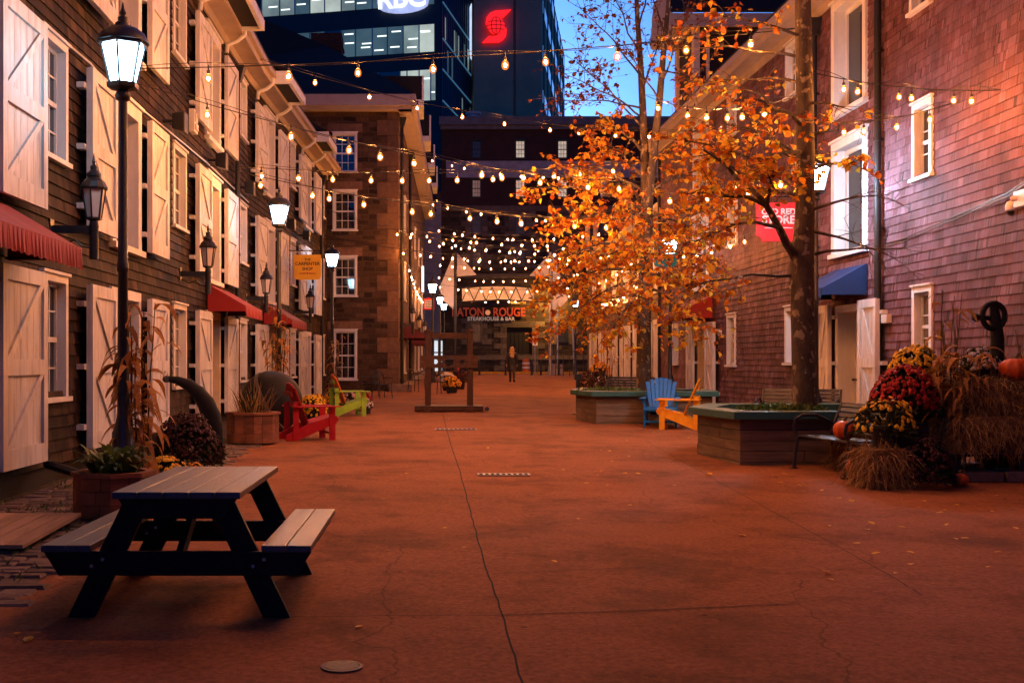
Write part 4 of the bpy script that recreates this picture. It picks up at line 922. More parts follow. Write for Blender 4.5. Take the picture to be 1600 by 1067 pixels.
string('string from over the middle left windows to the mid trunk of the farther tree', A(325, 258, 23.2), A(1010, 345, 26), .28, 12, scale=1.28)
string('nearly level string at upper window height, from the left wall to the farther tree', A(328, 257, 23.4), A(1004, 252, 26), .22, 12, scale=1.28)
string('string crossing from the left eaves to the far end of the mauve building', A(404, 92, 27.5), A(1085, 205, 34), .5, 9, scale=1.28)
string('short string on the right wall, from the nearer tree to beside the small upper window', A(1262, 112, 17.3), A(1564, 141, 16.25), .10, 6, scale=1.0)
string('lower short string between the nearer tree and the downpipe wall on the right', A(1262, 190, 17.3), A(1492, 160, 17.4), .12, 4, scale=1.0)
string('string running through the leaves between the two trees', A(1010, 150, 26), A(1250, 150, 17.3), .25, 6, scale=1.28)
string('low string through the leaves between the two trees', A(1015, 300, 26), A(1245, 265, 17.3), .15, 6, scale=1.28)
string('string running close along the mauve wall behind the nearer tree', Vector((7.7, 23.6, 4.7)), Vector((7.6, 34, 4.9)), .15, 6, scale=1.2)
far = [('far string tied to the stone corner at upper window height', (632, 232, 44.2), (1000, 262, 41), .55, 11),
       ('far string tied below the upper windows of the stone corner', (628, 300, 44.2), (1016, 330, 38.5), .5, 12),
       ('far string at middle window height of the stone corner', (600, 352, 43.9), (1012, 372, 40), .35, 13),
       ('far string from the stone front over the yellow sign lamp', (516, 330, 43.8), (1020, 388, 38), .6, 15),
       ('far string from the low stone front toward the farther tree', (516, 372, 43.8), (1000, 392, 44), .45, 14),
       ('distant string sagging over the wooden stocks', (640, 345, 52), (985, 352, 50), .6, 14),
       ('distant string just above the gateway sails', (642, 372, 55), (960, 372, 55), .5, 14),
       ('distant string level with the tips of the sails', (646, 392, 58), (950, 388, 60), .5, 14),
       ('distant string crossing the white sails', (650, 405, 63), (930, 402, 63), .45, 14),
       ('distant string crossing the white banner', (654, 425, 66), (930, 420, 66), .5, 14),
       ('very distant string below the white banner', (657, 440, 70), (930, 440, 70), .5, 13),
       ('very distant string crossing the red lettering', (660, 460, 73), (930, 452, 73), .5, 12),
       ('string along the side of the stone building toward the red sign', (634, 398, 45), (662, 470, 72), .3, 12),
       ('string running along the far right stone building', (1018, 420, 41), (930, 470, 60), .4, 12),
       ('string hung under the eaves of the far right stone building', (1015, 378, 41), (925, 440, 60), .3, 10)]
for lb, a, c, sg, n in far: string(lb, A(*a), A(*c), sg, n, scale=1.1, t0=.2 if 'stone front' in lb else .1)
# unseen strings added above the frame to light the near paving
for yy in (10.0, 12.4, 14.6, 16.6): string('unseen string of warm bulbs overhead, added to light the near paving', (-4.3, yy, 7.3+yy*.012), (8.2, yy+.6, 7.5+yy*.012), .3, 8, scale=1.5, t0=.32, t1=.54)

# floodlight at the right edge washing the wall orange
fl = thing('flood_light', 'small wall floodlight casting an orange glow on the mauve shingles', 'floodlight', WR.P(14.75, 5.0))
b = MB(); b.box(7.86, 8.04, 14.42, 14.6, 4.84, 5.02); b.tube([(8.03, 14.5, 4.93), (8.3, 14.5, 4.93)], .025, 8); b.build('housing', M['black'], fl, world=True, bevel=.01)
ld = bpy.data.lights.new('flood_lamp', 'SPOT'); ld.energy = 380; ld.color = (1, .19, .02); ld.spot_size = R(140); ld.spot_blend = 1.0; ld.shadow_soft_size = .06
lo = bpy.data.objects.new('flood_lamp', ld); COL.objects.link(lo); lo.parent = fl; lo.location = Vector((7.92, 14.68, 4.92))-fl.location
lo.rotation_euler = (Vector((8.3, 15.9, 4.95))-Vector((7.92, 14.68, 4.92))).to_track_quat('-Z', 'Y').to_euler()
# warm lamp over the far door
wl2 = thing('flood_light', 'warm yellow lamp lighting the stone beside the far doorway', 'floodlight', (ex(858), 87.4, ez(466)))
b = MB(); b.lathe([(.25, 0), (.12, .3), (.05, .35)], (ex(858), 86.5, ez(466)), 10); b.tube([(ex(858), 86.5, ez(458)), (ex(858), 88, ez(456))], .04, 6); b.build('housing', M['black'], wl2, world=True)
ld = bpy.data.lights.new('door_lamp', 'POINT'); ld.energy = 1300; ld.color = (1, .50, .10); ld.shadow_soft_size = .15
lo = bpy.data.objects.new('door_lamp', ld); COL.objects.link(lo); lo.parent = wl2; lo.location = Vector((ex(858), 86.5, ez(468)))-wl2.location

# ================================================================ SECURITY CAMERA
sc_ = thing('security_camera', 'white dome security camera on an arm at the right edge of the wall', 'security camera', WR.P(16.0, 3.75))
c0_ = at(1582, 322, 16.0)
b = MB(); b.tube([WR.P(15.6, c0_.z+.06, .0), WR.P(15.7, c0_.z+.06, .16), c0_+Vector((.0, -.12, .06)), c0_+Vector((0, 0, .06))], .035, 10); WR.box(b, 15.45, 15.75, c0_.z-.06, c0_.z+.16, .02, .12); b.build('arm', M['camera_white'], sc_, world=True, smooth=True)
b = MB(); b.lathe([(.02, .08), (.075, .06), (.095, .0), (.095, -.06), (.07, -.075)], c0_, 16); b.build('dome_housing', M['camera_white'], sc_, world=True, smooth=True)
b = MB(); b.lathe([(.068, -.075), (.06, -.12), (.03, -.14), (.002, -.145)], c0_, 14); b.build('dome', M['glass'], sc_, world=True, smooth=True)

# ================================================================ PICNIC TABLE
tb = thing('picnic_table', 'dark painted wooden picnic table with two attached benches in the foreground', 'picnic table', on(-1.44, 6.66), R(-.4))
L = 1.66; zt = .75
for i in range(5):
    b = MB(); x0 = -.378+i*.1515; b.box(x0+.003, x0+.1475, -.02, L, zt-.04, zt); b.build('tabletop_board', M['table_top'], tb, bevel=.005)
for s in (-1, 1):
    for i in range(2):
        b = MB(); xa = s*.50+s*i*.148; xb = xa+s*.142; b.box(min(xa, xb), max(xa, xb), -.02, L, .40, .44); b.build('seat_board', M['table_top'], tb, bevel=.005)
for y0 in (.02, L-.34):
    b = MB(); b.prism([(-.79, y0, .398), (.79, y0, .398), (.70, y0, .255), (-.70, y0, .255)], (0, .04, 0)); b.build('seat_beam', M['table'], tb, bevel=.006)
    for s in (-1, 1):
        for k in (-.03, .035):
            b = MB(); b.lathe([(.001, -.006), (.011, -.005), (.012, 0)], n=8); b.v = [Vector((s*.475+k+p_.x, y0+p_.z, .33+k*.6+p_.y)) for p_ in b.v]; b.build('bolt', M['steel'], tb)
    b = MB(); b.prism([(-.35, y0-.001, zt-.042), (.35, y0-.001, zt-.042), (.27, y0-.001, zt-.16), (-.27, y0-.001, zt-.16)], (0, .039, 0)); b.build('top_cleat', M['table'], tb, bevel=.004)
    for s in (-1, 1):
        b = MB(); yy = y0+.042; b.prism([(s*.66, yy, 0), (s*.50, yy, 0), (s*.16, yy, zt-.045), (s*.32, yy, zt-.045)][::s], (0, .042, 0)); b.build('leg', M['table'], tb, bevel=.004)
b = MB(); b.bar((0, .07, .34), (0, L*.42, zt-.06), .04, .08); b.bar((0, L-.3, .34), (0, L*.58, zt-.06), .04, .08); b.build('brace', M['table'], tb)

# ================================================================ ADIRONDACK CHAIRS (front towards -Y)
def adirondack(name_label, loc, rot, m, mback=None):
    t = thing('adirondack_chair', name_label, 'chair', loc, rot, 'colourful slatted garden chairs'); w2 = .30
    for s in (-1, 1):
        b = MB(); b.prism([(s*w2, -.40, .30), (s*w2, -.40, .40), (s*w2, -.34, .42), (s*w2, .10, .30), (s*w2, .52, .10), (s*w2, .52, 0), (s*w2, .33, 0)][::s], (-s*.03, 0, 0)); b.build('side_rail', m, t, bevel=.004)
        b = MB(); b.box(min(s*w2, s*(w2+.03)), max(s*w2, s*(w2+.03)), -.36, -.25, 0, .58); b.hexa([(s*(w2+.03), -.34, .46), (s*(w2+.031), -.27, .46), (s*(w2+.032), -.27, .46), (s*(w2+.031), -.34, .46), (s*(w2+.03), -.34, .578), (s*(w2+.03), -.27, .578), (s*(w2+.1), -.27, .578), (s*(w2+.1), -.34, .578)]); b.build('front_leg', m, t, bevel=.004)
        b = MB(); b.box(min(s*w2, s*(w2+.03)), max(s*w2, s*(w2+.03)), .30, .40, .0, .66); b.build('back_leg', m, t, bevel=.004)
        b = MB(); xs = sorted((s*(w2-.03), s*(w2+.12))); b.hexa([(xs[0], -.44, .58), (xs[1], -.44, .58), (s*(w2+.05)+.04, .42, .58), (s*(w2+.05)-.04, .42, .58), (xs[0], -.44, .605), (xs[1], -.44, .605), (s*(w2+.05)+.04, .42, .605), (s*(w2+.05)-.04, .42, .605)]); b.build('armrest', m, t, bevel=.006)
    b = MB()
    for i in range(6):
        y0 = -.40+i*.09; z = lambda y: .405-.27*(y+.36) if y > -.36 else .405
        b.hexa([(-w2-.005, y0, z(y0)+.003), (w2+.005, y0, z(y0)+.003), (w2+.005, y0+.078, z(y0+.078)+.003), (-w2-.005, y0+.078, z(y0+.078)+.003), (-w2-.005, y0, z(y0)+.025), (w2+.005, y0, z(y0)+.025), (w2+.005, y0+.078, z(y0+.078)+.025), (-w2-.005, y0+.078, z(y0+.078)+.025)])
    b.lathe([(.001, -w2-.02), (.04, -w2-.02), (.04, w2+.02), (.001, w2+.02)], (0, 0, 0), 10); k = 40; b.v[-k:] = [Vector((p.z, -.40+p.x*.5, .365+p.y)) for p in b.v[-k:]]
    b.build('seat', m, t, bevel=.003)
    b = MB(); sl = .40    # fan of seven back slats
    for i in range(7):
        u0 = (i-3.5)*.076+.004; u1 = (i-2.5)*.076-.004; um = (u0+u1)/2; top = .80-1.25*um*um*1.3
        k = 1.22
        P = lambda u, h, o: Vector((u, .08+sl*h+o*.93, .27+h*.93-o*.37))
        b.hexa([P(u0*.82, -.03, 0), P(u1*.82, -.03, 0), P(u1*.82, -.03, .024), P(u0*.82, -.03, .024), P(u0*k, top-abs(u0)*.05, 0), P(u1*k, top-abs(u1)*.05, 0), P(u1*k, top-abs(u1)*.05, .024), P(u0*k, top-abs(u0)*.05, .024)])
    b.build('backrest', mback or m, t, bevel=.004)
    b = MB(); b.box(-w2-.03, w2+.03, .30, .335, .60, .68); b.hexa([(-.24, .375, .78), (.24, .375, .78), (.24, .40, .78), (-.24, .40, .78), (-.24, .40, .86), (.24, .40, .86), (.24, .425, .86), (-.24, .425, .86)]); b.build('back_rail', m, t, bevel=.004)
    b = MB(); b.box(-w2, w2, -.33, -.30, .1, .14); b.build('stretcher', m, t)
    return t
adirondack('red slatted garden chair beside the octagonal wooden planter', on(-1.98, 20.15), R(111), M['chair_red'])
adirondack('lime green garden chair with an orange back on the left', on(-1.78, 27.4), R(106), M['chair_green'], M['chair_orange'])
adirondack('blue slatted garden chair in front of the far tree planter', on(4.92, 23.5), R(-14), M['chair_blue'])
adirondack('yellow slatted garden chair between the two tree planters', on(5.14, 22.8), R(-107), M['chair_yellow'])

# ================================================================ PLANTERS ROUND THE TREES
def tree_planter(label, poly, h, cap_o=.13, z=None):
    cx = sum(p[0] for p in poly)/len(poly); cy = sum(p[1] for p in poly)/len(poly)
    t = thing('tree_planter', label, 'planter', on(cx, cy)); n = len(poly); z0 = gz(cy)-.12; zt = gz(cy)+h
    def off(o):
        out = []
        for i in range(n):
            p0, p1, p2 = Vector(poly[i-1]), Vector(poly[i]), Vector(poly[(i+1) % n]); a = (p1-p0).normalized(); c = (p2-p1).normalized()
            na, nc = Vector((a.y, -a.x)), Vector((c.y, -c.x)); m = (na+nc).normalized(); out.append(p1+m*o/max(.3, m.dot(na)))
        return out
    i0 = off(-.12); nr = 5; rh = (zt-.11-z0)/nr
    for i in range(n):
        j = (i+1) % n; p, q = Vector(poly[i]), Vector(poly[j]); pi, qi = Vector(i0[i]), Vector(i0[j]); b = MB()
        for r in range(nr):
            za, zb = z0+r*rh, z0+(r+1)*rh-.006; cuts = [0]+([random.uniform(.3, .7)] if random.random() < .6 else [])+[1]
            jt = random.uniform(-.006, .006); nn = Vector(((q-p).y, -(q-p).x)).normalized()*jt
            for k in range(len(cuts)-1):
                a, c = cuts[k]+(.002 if k else 0), cuts[k+1]-.002
                P_, Q_, PI, QI = p.lerp(q, a)+nn, p.lerp(q, c)+nn, pi.lerp(qi, a), pi.lerp(qi, c)
                b.hexa([(*P_, za), (*Q_, za), (*QI, za), (*PI, za), (*P_, zb), (*Q_, zb), (*QI, zb), (*PI, zb)])
        b.build('side_wall', M['planter_wood'], t, world=True, bevel=.006)
    oo, ii = off(cap_o), off(-.26)
    for i in range(n):
        j = (i+1) % n; b = MB(); e = .0
        b.hexa([(*oo[i], zt-.108), (*oo[j], zt-.108), (*ii[j], zt-.108), (*ii[i], zt-.108), (*oo[i], zt), (*oo[j], zt), (*ii[j], zt), (*ii[i], zt)]); b.build('cap_board', M['teal'], t, world=True, bevel=.008)
    b = MB(); b.face(*[(*p, zt-.1) for p in off(-.2)]); b.build('soil', M['soil'], t, world=True)
    return t, zt
P2 = [(4.18, 17.3), (4.36, 15.62), (7.0, 15.8), (7.45, 17.1), (7.15, 18.7), (4.82, 18.8)]
P1 = [(3.5, 25.9), (3.72, 24.35), (6.2, 24.3), (6.5, 26.0), (6.0, 27.7), (3.9, 27.8)]
random.seed(9)
tp2, z2 = tree_planter('near six-sided timber tree planter with teal capping on the right', P2, .72)
tp1, z1_ = tree_planter('farther timber tree planter with teal capping behind the blue chair', P1, .68)

# ================================================================ BENCHES (front towards -Y)
def bench(label, loc, rot, wd=1.35):
    t = thing('park_bench', label, 'bench', loc, rot, 'black slatted benches with curved iron arms'); h = wd/2
    for s in (-1, 1):
        b = MB(); x = s*h
        b.tube([(x, -.02, 0), (x, .0, .2), (x, .04, .42), (x, -.02, .56), (x, .0, .66), (x, .1, .72), (x, .3, .72), (x, .52, .62), (x, .56, .58)], .022, 8); b.tube([(x, .04, .42), (x, .5, .40)], .022, 8)
        b.tube([(x, .66, 0), (x, .56, .25), (x, .5, .42), (x, .58, .66), (x, .68, .88)], .022, 8); b.box(x-.03, x+.03, -.06, .02, 0, .02)
        b.build('end_frame', M['black'], t, smooth=True)
    b = MB()
    for i in range(6): b.box(-h+.025, h-.025, .02+i*.08, .085+i*.08, .43+.0*i, .455)
    b.build('seat', M['black'], t, bevel=.004)
    b = MB()
    for i in range(6):
        f = i/6; y = .53+.14*f; z = .50+f*.40; b.hexa([(-h+.025, y, z), (h-.025, y, z), (h-.025, y+.02, z-.005), (-h+.025, y+.02, z-.005), (-h+.025, y+.018, z+.055), (h-.025, y+.018, z+.055), (h-.025, y+.038, z+.05), (-h+.025, y+.038, z+.05)])
    b.build('backrest', M['black'], t, bevel=.004)
    return t
b1 = bench('black bench with curved iron arms beside the hay and mums', on(5.08, 14.55), R(-82))
copy_tree(b1, on(6.55, 20.0), R(-28), 'black bench behind the near tree planter, half hidden by the trunk')
copy_tree(b1, on(5.05, 29.3), R(-38), 'black bench beyond the farther tree planter, left of its trunk')
bo_ = thing('bollard', 'black steel bollard left of the farther tree planter', 'bollard', on(lx(903, 27.9), 27.9))
b = MB(); b.lathe([(.14, 0), (.14, .03), (.05, .035), (.05, .95)], n=12); b.build('post', M['black'], bo_, smooth=True)
b = MB(); b.box(-.09, .09, -.07, .07, .85, 1.0); b.build('cap', M['black'], bo_, bevel=.01)

# ================================================================ WOODEN STOCKS
st = thing('wooden_stocks', 'brown wooden stocks with neck and hand holes in the middle of the street', 'stocks', on(.70, 29.5)); xa, xb = -.555, .535
for x in (xa, xb):
    b = MB(); b.box(x-.078, x+.078, -.08, .08, .1, 2.05); b.build('post', M['timber'], st, bevel=.012)
    b = MB(); b.box(x-.11, x+.11, -.11, .11, 2.051, 2.085); b.hexa([(x-.09, -.09, 2.086), (x+.09, -.09, 2.086), (x+.09, .09, 2.086), (x-.09, .09, 2.086), (x-.02, -.02, 2.14), (x+.02, -.02, 2.14), (x+.02, .02, 2.14), (x-.02, .02, 2.14)]); b.build('post_cap', M['timber'], st)
b = MB(); b.box(xa+.079, xb-.079, -.06, .06, 1.88, 2.03); b.build('top_beam', M['timber'], st, bevel=.01)
def holed(x0, x1, z0, z1, holes, upper):
    b = MB(); pts = []
    ze, zf = (z0, z1) if upper else (z1, z0)
    seq = [(x0, ze)]
    for hx, r in holes:
        for a in range(0, 181, 30): seq.append((hx-r*math.cos(R(a)), ze+(r*math.sin(R(a)) if upper else -r*math.sin(R(a)))))
    seq.append((x1, ze))
    for i in range(len(seq)-1):
        (a, za), (c, zc) = seq[i], seq[i+1]
        if c-a < 1e-5: continue
        lo_, hi_ = (za, zf) if upper else (zf, za); lo2, hi2 = (zc, zf) if upper else (zf, zc)
        b.hexa([(a, -.132, lo_), (c, -.132, lo2), (c, -.092, lo2), (a, -.092, lo_), (a, -.132, hi_), (c, -.132, hi2), (c, -.092, hi2), (a, -.092, hi_)])
    return b
hl = [(-.36, .06), (-.01, .12), (.33, .06)]
holed(xa-.2, xb+.2, 1.285, 1.44, hl, True).build('neck_board', M['timber'], st); holed(xa-.2, xb+.2, 1.12, 1.28, hl, False).build('neck_board', M['timber'], st)
for s in (-1, 1):
    b = MB(); b.box((xa if s < 0 else xb)-.1, (xa if s < 0 else xb)+.1, -.5, .5, .0, .1); b.build('foot', M['timber'], st)
b = MB(); b.box(-.9, .86, -.42, .42, .02, .15); b.build('platform', M['timber'], st, bevel=.012)
b = MB(); b.lathe([(.001, -.03), (.06, -.03), (.06, .03), (.001, .03)], (0, 0, 0), 12); b.v = [Vector((.95+p.x, -.35+p.z, .07+p.y)) for p in b.v]; b.build('wheel', M['black'], st)

# ================================================================ GROUND FITTINGS
def grate(label, px, py, w_, d_, n):
    p = gp(px, py); t = thing('drain_grate', label, 'drain grate', p); b = MB(); g = lambda y: GS*y
    b.box(-w_/2, w_/2, -d_/2, d_/2, .003, .006); b.build('pit', M['joint'], t)
    b = MB()
    for i in range(n+1): x = -w_/2+w_*i/n; b.box(x-.012, x+.012, -d_/2, d_/2, .0065, .014)
    b.box(-w_/2, w_/2, -d_/2-.02, -d_/2, .0062, .013); b.box(-w_/2, w_/2, d_/2, d_/2+.02, .0062, .013); b.build('bars', M['steel'], t); return t
grate('steel drain grate in the paving in front of the near planter', 787, 742, .64, .22, 9)
grate('far drain grate in the paving before the wooden stocks', 712, 671, .8, .3, 9)
p = gp(534, 1042); t = thing('manhole_cover', 'small round metal cover set in the foreground paving', 'manhole cover', p)
b = MB(); b.lathe([(.105, .002), (.105, .008), (.09, .009), (.088, .005), (.001, .0055)], n=24); b.build('ring', pm('worn_cast_iron', (.16, .11, .09), .6, .4, 20, 0, .3, 60), t)
b = MB(); b.lathe([(.086, .007), (.085, .0095), (.001, .010)], n=24); b.build('lid', pm('cast_iron_lid', (.09, .06, .05), .6, .5, 30, 0, .5, 60), t)
# plank ramp by the near door
t = thing('door_ramp', 'low ramp of pale worn boards before the first left door', 'ramp', on(-3.75, 9.5))
b = MB()
for i in range(8):
    x = -4.25+i*.148; b.hexa([(x, 8.75, gz(9)+.05), (x+.14, 8.75, gz(9)+.05), (x+.14, 10.25, gz(9)+.10), (x, 10.25, gz(9)+.10), (x, 8.75, gz(9)+.08), (x+.14, 8.75, gz(9)+.08), (x+.14, 10.25, gz(9)+.13), (x, 10.25, gz(9)+.13)])
b.build('boards', pm('pale_worn_boards', (.34, .21, .13), .75, .35, 5, .2, .4, 24, stretch=(2, .4, 1)), t, world=True)

# ================================================================ GATEWAY OF SAILS
D = 72; gw = thing('street_gateway', 'gateway of white sails on two masts with a zigzag banner', 'gateway', on(lx(784, D), D))
g_ = lambda px, py, o=0: Vector((lx(px, D), D+o, CZ+(CY-py)/F*D))
for px, tp in ((711, 394), (860, 394)):
    b = MB(); b.tube([(lx(px, D), D, gz(D)), (lx(px, D), D, CZ+(CY-tp)/F*D)], .11, 10); b.build('mast', M['steel'] if px > 800 else M['black'], gw, world=True, smooth=True)
sail = islands('sailcloth', [(.62, .60, .62), (.70, .68, .68)], .7, .3)
for pts in ([(709, 397), (686, 451), (690, 467), (709, 484)], [(714, 395), (745, 430), (714, 432)], [(857, 399), (827, 431), (857, 433)], [(863, 397), (887, 468), (874, 482), (863, 484)]):
    b = MB(); n = 6
    a = pts[0]
    for k in range(1, len(pts)-1):
        for i in range(n):
            for j in range(n-i):
                def q(u, v):
                    s, t_ = u/n, v/n; x = a[0]+(pts[k][0]-a[0])*s+(pts[k+1][0]-a[0])*t_; y = a[1]+(pts[k][1]-a[1])*s+(pts[k+1][1]-a[1])*t_
                    return g_(x, y, -.25*math.sin(math.pi*min(1, s+t_)))
                b.face(q(i, j), q(i+1, j), q(i, j+1))
                if i+j < n-1: b.face(q(i+1, j), q(i+1, j+1), q(i, j+1))
    b.build('sail', sail, gw, world=True, smooth=True)
b = MB(); n = 14
for i in range(n):
    xa_, xb_ = 722+(834-722)*i/n, 722+(834-722)*(i+1)/n; tp = lambda x: 451-3.5*math.sin((x-722)/112*math.pi); bt_ = lambda x: 471-2.5*math.sin((x-722)/112*math.pi)
    b.face(g_(xa_, bt_(xa_)), g_(xb_, bt_(xb_)), g_(xb_, tp(xb_)), g_(xa_, tp(xa_)))
b.build('banner', sail, gw, world=True)
b = MB(); zz = [(722+i*9.3, 449 if i % 2 else 470) for i in range(13)]
for i in range(12): b.bar(g_(*zz[i], -.12), g_(*zz[i+1], -.12), .06, .06, (0, 1, 0))
b.tube([g_(716, 472, -.12), g_(780, 469, -.12), g_(856, 472, -.12)], .05, 6); b.tube([g_(716, 449, -.12), g_(780, 446, -.12), g_(856, 449, -.12)], .04, 6); b.build('zigzag_frame', M['black'], gw, world=True)

# far small street furniture
def bollard(px, D, h, label):
    t = thing('bollard', label, 'bollard', on(lx(px, D), D), 0, 'slim dark bollards before the far kerb'); b = MB(); b.lathe([(.1, 0), (.1, .04), (.065, .05), (.065, h-.06), (.045, h), (.002, h+.02)], n=10); b.build('post', M['pipe'], t, smooth=True)
for px, lb in ((749, 'slim dark bollard before the far kerb, right of the stocks'), (790, 'slim dark bollard just left of the walking person'), (831, 'slim dark bollard below the small parking signs'), (845, 'slim dark bollard at the foot of the right mast'), (873, 'slim dark bollard right of the right mast')): bollard(px, 72.5, .95, lb)
t = thing('sign_post', 'thin post with two small white parking signs by the far door', 'sign', on(lx(836, 76), 76)); b = MB(); b.tube([(0, 0, 0), (0, 0, 2.7)], .035, 8); b.build('post', M['steel'], t)
for z in (2.05, 2.45):
    b = MB(); b.box(-.17, .17, -.06, -.04, z-.16, z+.16); s_ = b.build('sign_panel', wlet, t); b = MB(); b.box(-.05, .05, -.066, -.061, z-.09, z+.09); b.build('sign_mark', M['black'], s_)
for px, tp, lb in ((869.5, 398, 'thin pale flagpole just right of the right mast'), (895, 500, 'leaning pale pole beside the far right lamp post')):
    t = thing('pole', lb, 'pole', on(lx(px, 75), 75)); b = MB(); b.tube([(.1, 0, 0), (0, 0, (585-tp)/F*75)], .06, 8); b.build('shaft', M['steel'], t, smooth=True)
t = thing('concrete_block', 'pale concrete block at the foot of the right mast', 'block', on(lx(868, 73), 73)); b = MB(); b.hexa([(-.5, -.4, 0), (.5, -.4, 0), (.5, .4, 0), (-.5, .4, 0), (-.4, -.3, .7), (.4, -.3, .7), (.4, .3, .7), (-.4, .3, .7)]); b.build('block', M['concrete'], t, bevel=.03)
t = thing('traffic_drum', 'orange traffic drum before the far stone wall', 'traffic drum', on(lx(822, 80), 80)); b = MB(); b.lathe([(.36, 0), (.36, .1), (.28, .1), (.27, .5), (.24, .9), (.2, 1.0)], n=12); b.build('body', pm('orange_plastic', (.5, .12, .02), .5, .15), t, smooth=True)
b = MB()
for z in (.3, .6): b.lathe([(.279, z), (.276, z+.12)], n=12)
b.build('reflective_band', M['white'], t)
t = thing('traffic_cone', 'red traffic cone by the far kerb, behind the stocks', 'traffic cone', on(lx(716, 58), 58)); b = MB(); b.box(-.2, .2, -.2, .2, 0, .04); b.lathe([(.16, .04), (.04, .72)], n=12); b.build('cone', pm('cone_red', (.55, .03, .02), .5, .1), t)
t = thing('railing', 'black iron railing along the ramp at the far right', 'railing', on(lx(898, 70), 70))
b = MB()
for z in (.5, 1.0, 1.5): b.bar((lx(868, 71), 71, gz(71)+z), (lx(930, 68), 68, gz(68)+z), .05, .05)
for px in (868, 880, 890, 900, 912, 922, 930): b.bar((lx(px, 70), 70, gz(70)), (lx(px, 70), 70, gz(70)+1.55), .05, .05)
b.build('rails', M['black'], t, world=True)

# black cafe chairs
def cafe_chair(label, loc, rot):
    t = thing('cafe_chair', label, 'chair', loc, rot, 'black metal cafe chairs by the stone building')
    for sx in (-1, 1):
        for sy in (-1, 1): b = MB(); b.tube([(sx*.25, sy*.24, 0), (sx*.22, sy*.2, .45)], .016, 6); b.build('leg', M['black'], t)
        b = MB(); b.tube([(sx*.23, -.22, .43), (sx*.27, -.22, .66), (sx*.27, .1, .68), (sx*.2, .26, .66)], .016, 6); b.build('arm', M['black'], t)
    b = MB(); b.lathe([(.26, .44), (.26, .465), (.002, .466)], n=16); b.build('seat', M['black'], t)
    b = MB(); b.tube([(-.22, .2, .45), (-.22, .27, .75), (-.12, .3, .86), (.12, .3, .86), (.22, .27, .75), (.22, .2, .45)], .018, 6)
    for k in (-.14, -.07, 0, .07, .14): b.tube([(k, .22, .46), (k, .3, .85)], .009, 5)
    b.build('backrest', M['black'], t); return t
cc = cafe_chair('black metal cafe chair before the corner of the stone building', on(lx(597, 37.5), 37.5), R(35))
copy_tree(cc, on(lx(577, 39), 39), R(-60), 'black metal cafe chair left of the one at the stone corner')
copy_tree(cc, on(lx(651, 43), 43), R(60), 'black metal cafe chair seen left of the stocks post')
copy_tree(cc, on(lx(686, 41), 41), R(120), 'black metal cafe chair seen through the stocks')
# ================================================================ PLANTS
def rnd_dir(): 
    while True:
        v = Vector((random.uniform(-1, 1), random.uniform(-1, 1), random.uniform(-1, 1)))
        if .05 < v.length < 1: return v.normalized()
def leaf_face(b, p, d, nrm, L, W):
    """one folded pointed leaf of five corners"""
    d = d.normalized(); s = d.cross(nrm)
    if s.length < .05: s = d.cross(Vector((1, 0, 0)))
    s.normalize(); n = s.cross(d); k = len(b.v); f = random.uniform(.05, .22); cu = random.uniform(-.38, .22)
    b.v += [p, p+d*L*.24-s*W*.40+n*W*f*.8, p+d*L*.60-s*W*.46+n*W*f, p+d*L+n*L*cu, p+d*L*.60+s*W*.46+n*W*f, p+d*L*.24+s*W*.40+n*W*f*.8, p+d*L*.45+n*L*cu*.25]
    b.f += [(k, k+6, k+1), (k+1, k+6, k+2), (k+2, k+6, k+3), (k+3, k+6, k+4), (k+4, k+6, k+5), (k+5, k+6, k)]
def flower(b, p, nrm, r):
    n = nrm.normalized(); a = n.cross(Vector((.3, .2, 1)));  a = a.normalized() if a.length > .05 else Vector((1, 0, 0)); c = n.cross(a); k = len(b.v); m = 7; ph = random.uniform(0, 1)
    b.v.append(p+n*r*.55)
    for i in range(m):
        t = 2*math.pi*(i+ph)/m; b.v.append(p+(a*math.cos(t)+c*math.sin(t))*r*(1 if i % 2 else .8)+n*r*.12)
    b.v.append(p-n*r*.4)
    for i in range(m): j = (i+1) % m; b.f += [(k, k+1+i, k+1+j), (k+m+1, k+1+j, k+1+i)]
def mum(label, loc, r, h, col, n=260, fr=.03, pot='pot', lift=.25, name='mum_plant', pot_r=.16, sparse=0, gl='dark_leaf'):
    t = thing(name, label, 'flowering plant', loc)
    if pot:
        b = MB(); b.lathe([(pot_r*.75, 0), (pot_r, lift), (pot_r*1.08, lift), (pot_r*1.08, lift+.03), (pot_r*.9, lift+.03)], n=14); b.build('pot', M[pot], t, smooth=True)
    f = MB(); g = MB(); base = lift*.7; zc = base+.02
    for i in range(int(n*1.6)):
        d = rnd_dir(); d.z = abs(d.z)*1.05-.12; q = Vector((d.x*r, d.y*r, zc+d.z*h))*1
        q *= 1; q = Vector((d.x*r*random.uniform(.55, .97), d.y*r*random.uniform(.55, .97), zc+d.z*h*random.uniform(.6, .96)))
        leaf_face(g, q, Vector((d.x, d.y, d.z+random.uniform(-.5, .7)))+rnd_dir()*.5, rnd_dir(), random.uniform(.06, .11)*(r/.4)**.5, random.uniform(.03, .05)*(r/.4)**.5)
    for i in range(n):
        a = random.uniform(0, 2*math.pi); z = random.uniform(sparse*.5-.05, 1) if not sparse else random.uniform(.1, 1)
        d = Vector((math.cos(a)*math.sqrt(max(0, 1-z*z)), math.sin(a)*math.sqrt(max(0, 1-z*z)), z)); k = 1+.14*noise.noise(d*2.2+Vector(loc))+random.uniform(-.05, .04)
        q = Vector((d.x*r*k, d.y*r*k, zc+d.z*h*k))
        if sparse and noise.noise(q*6+Vector(loc)) < sparse-.5: continue
        flower(f, q, d+rnd_dir()*.25, fr*random.uniform(.75, 1.2))
    g.build('foliage', M[gl], t); f.build('blossoms', M['fl_'+col], t)
    return t
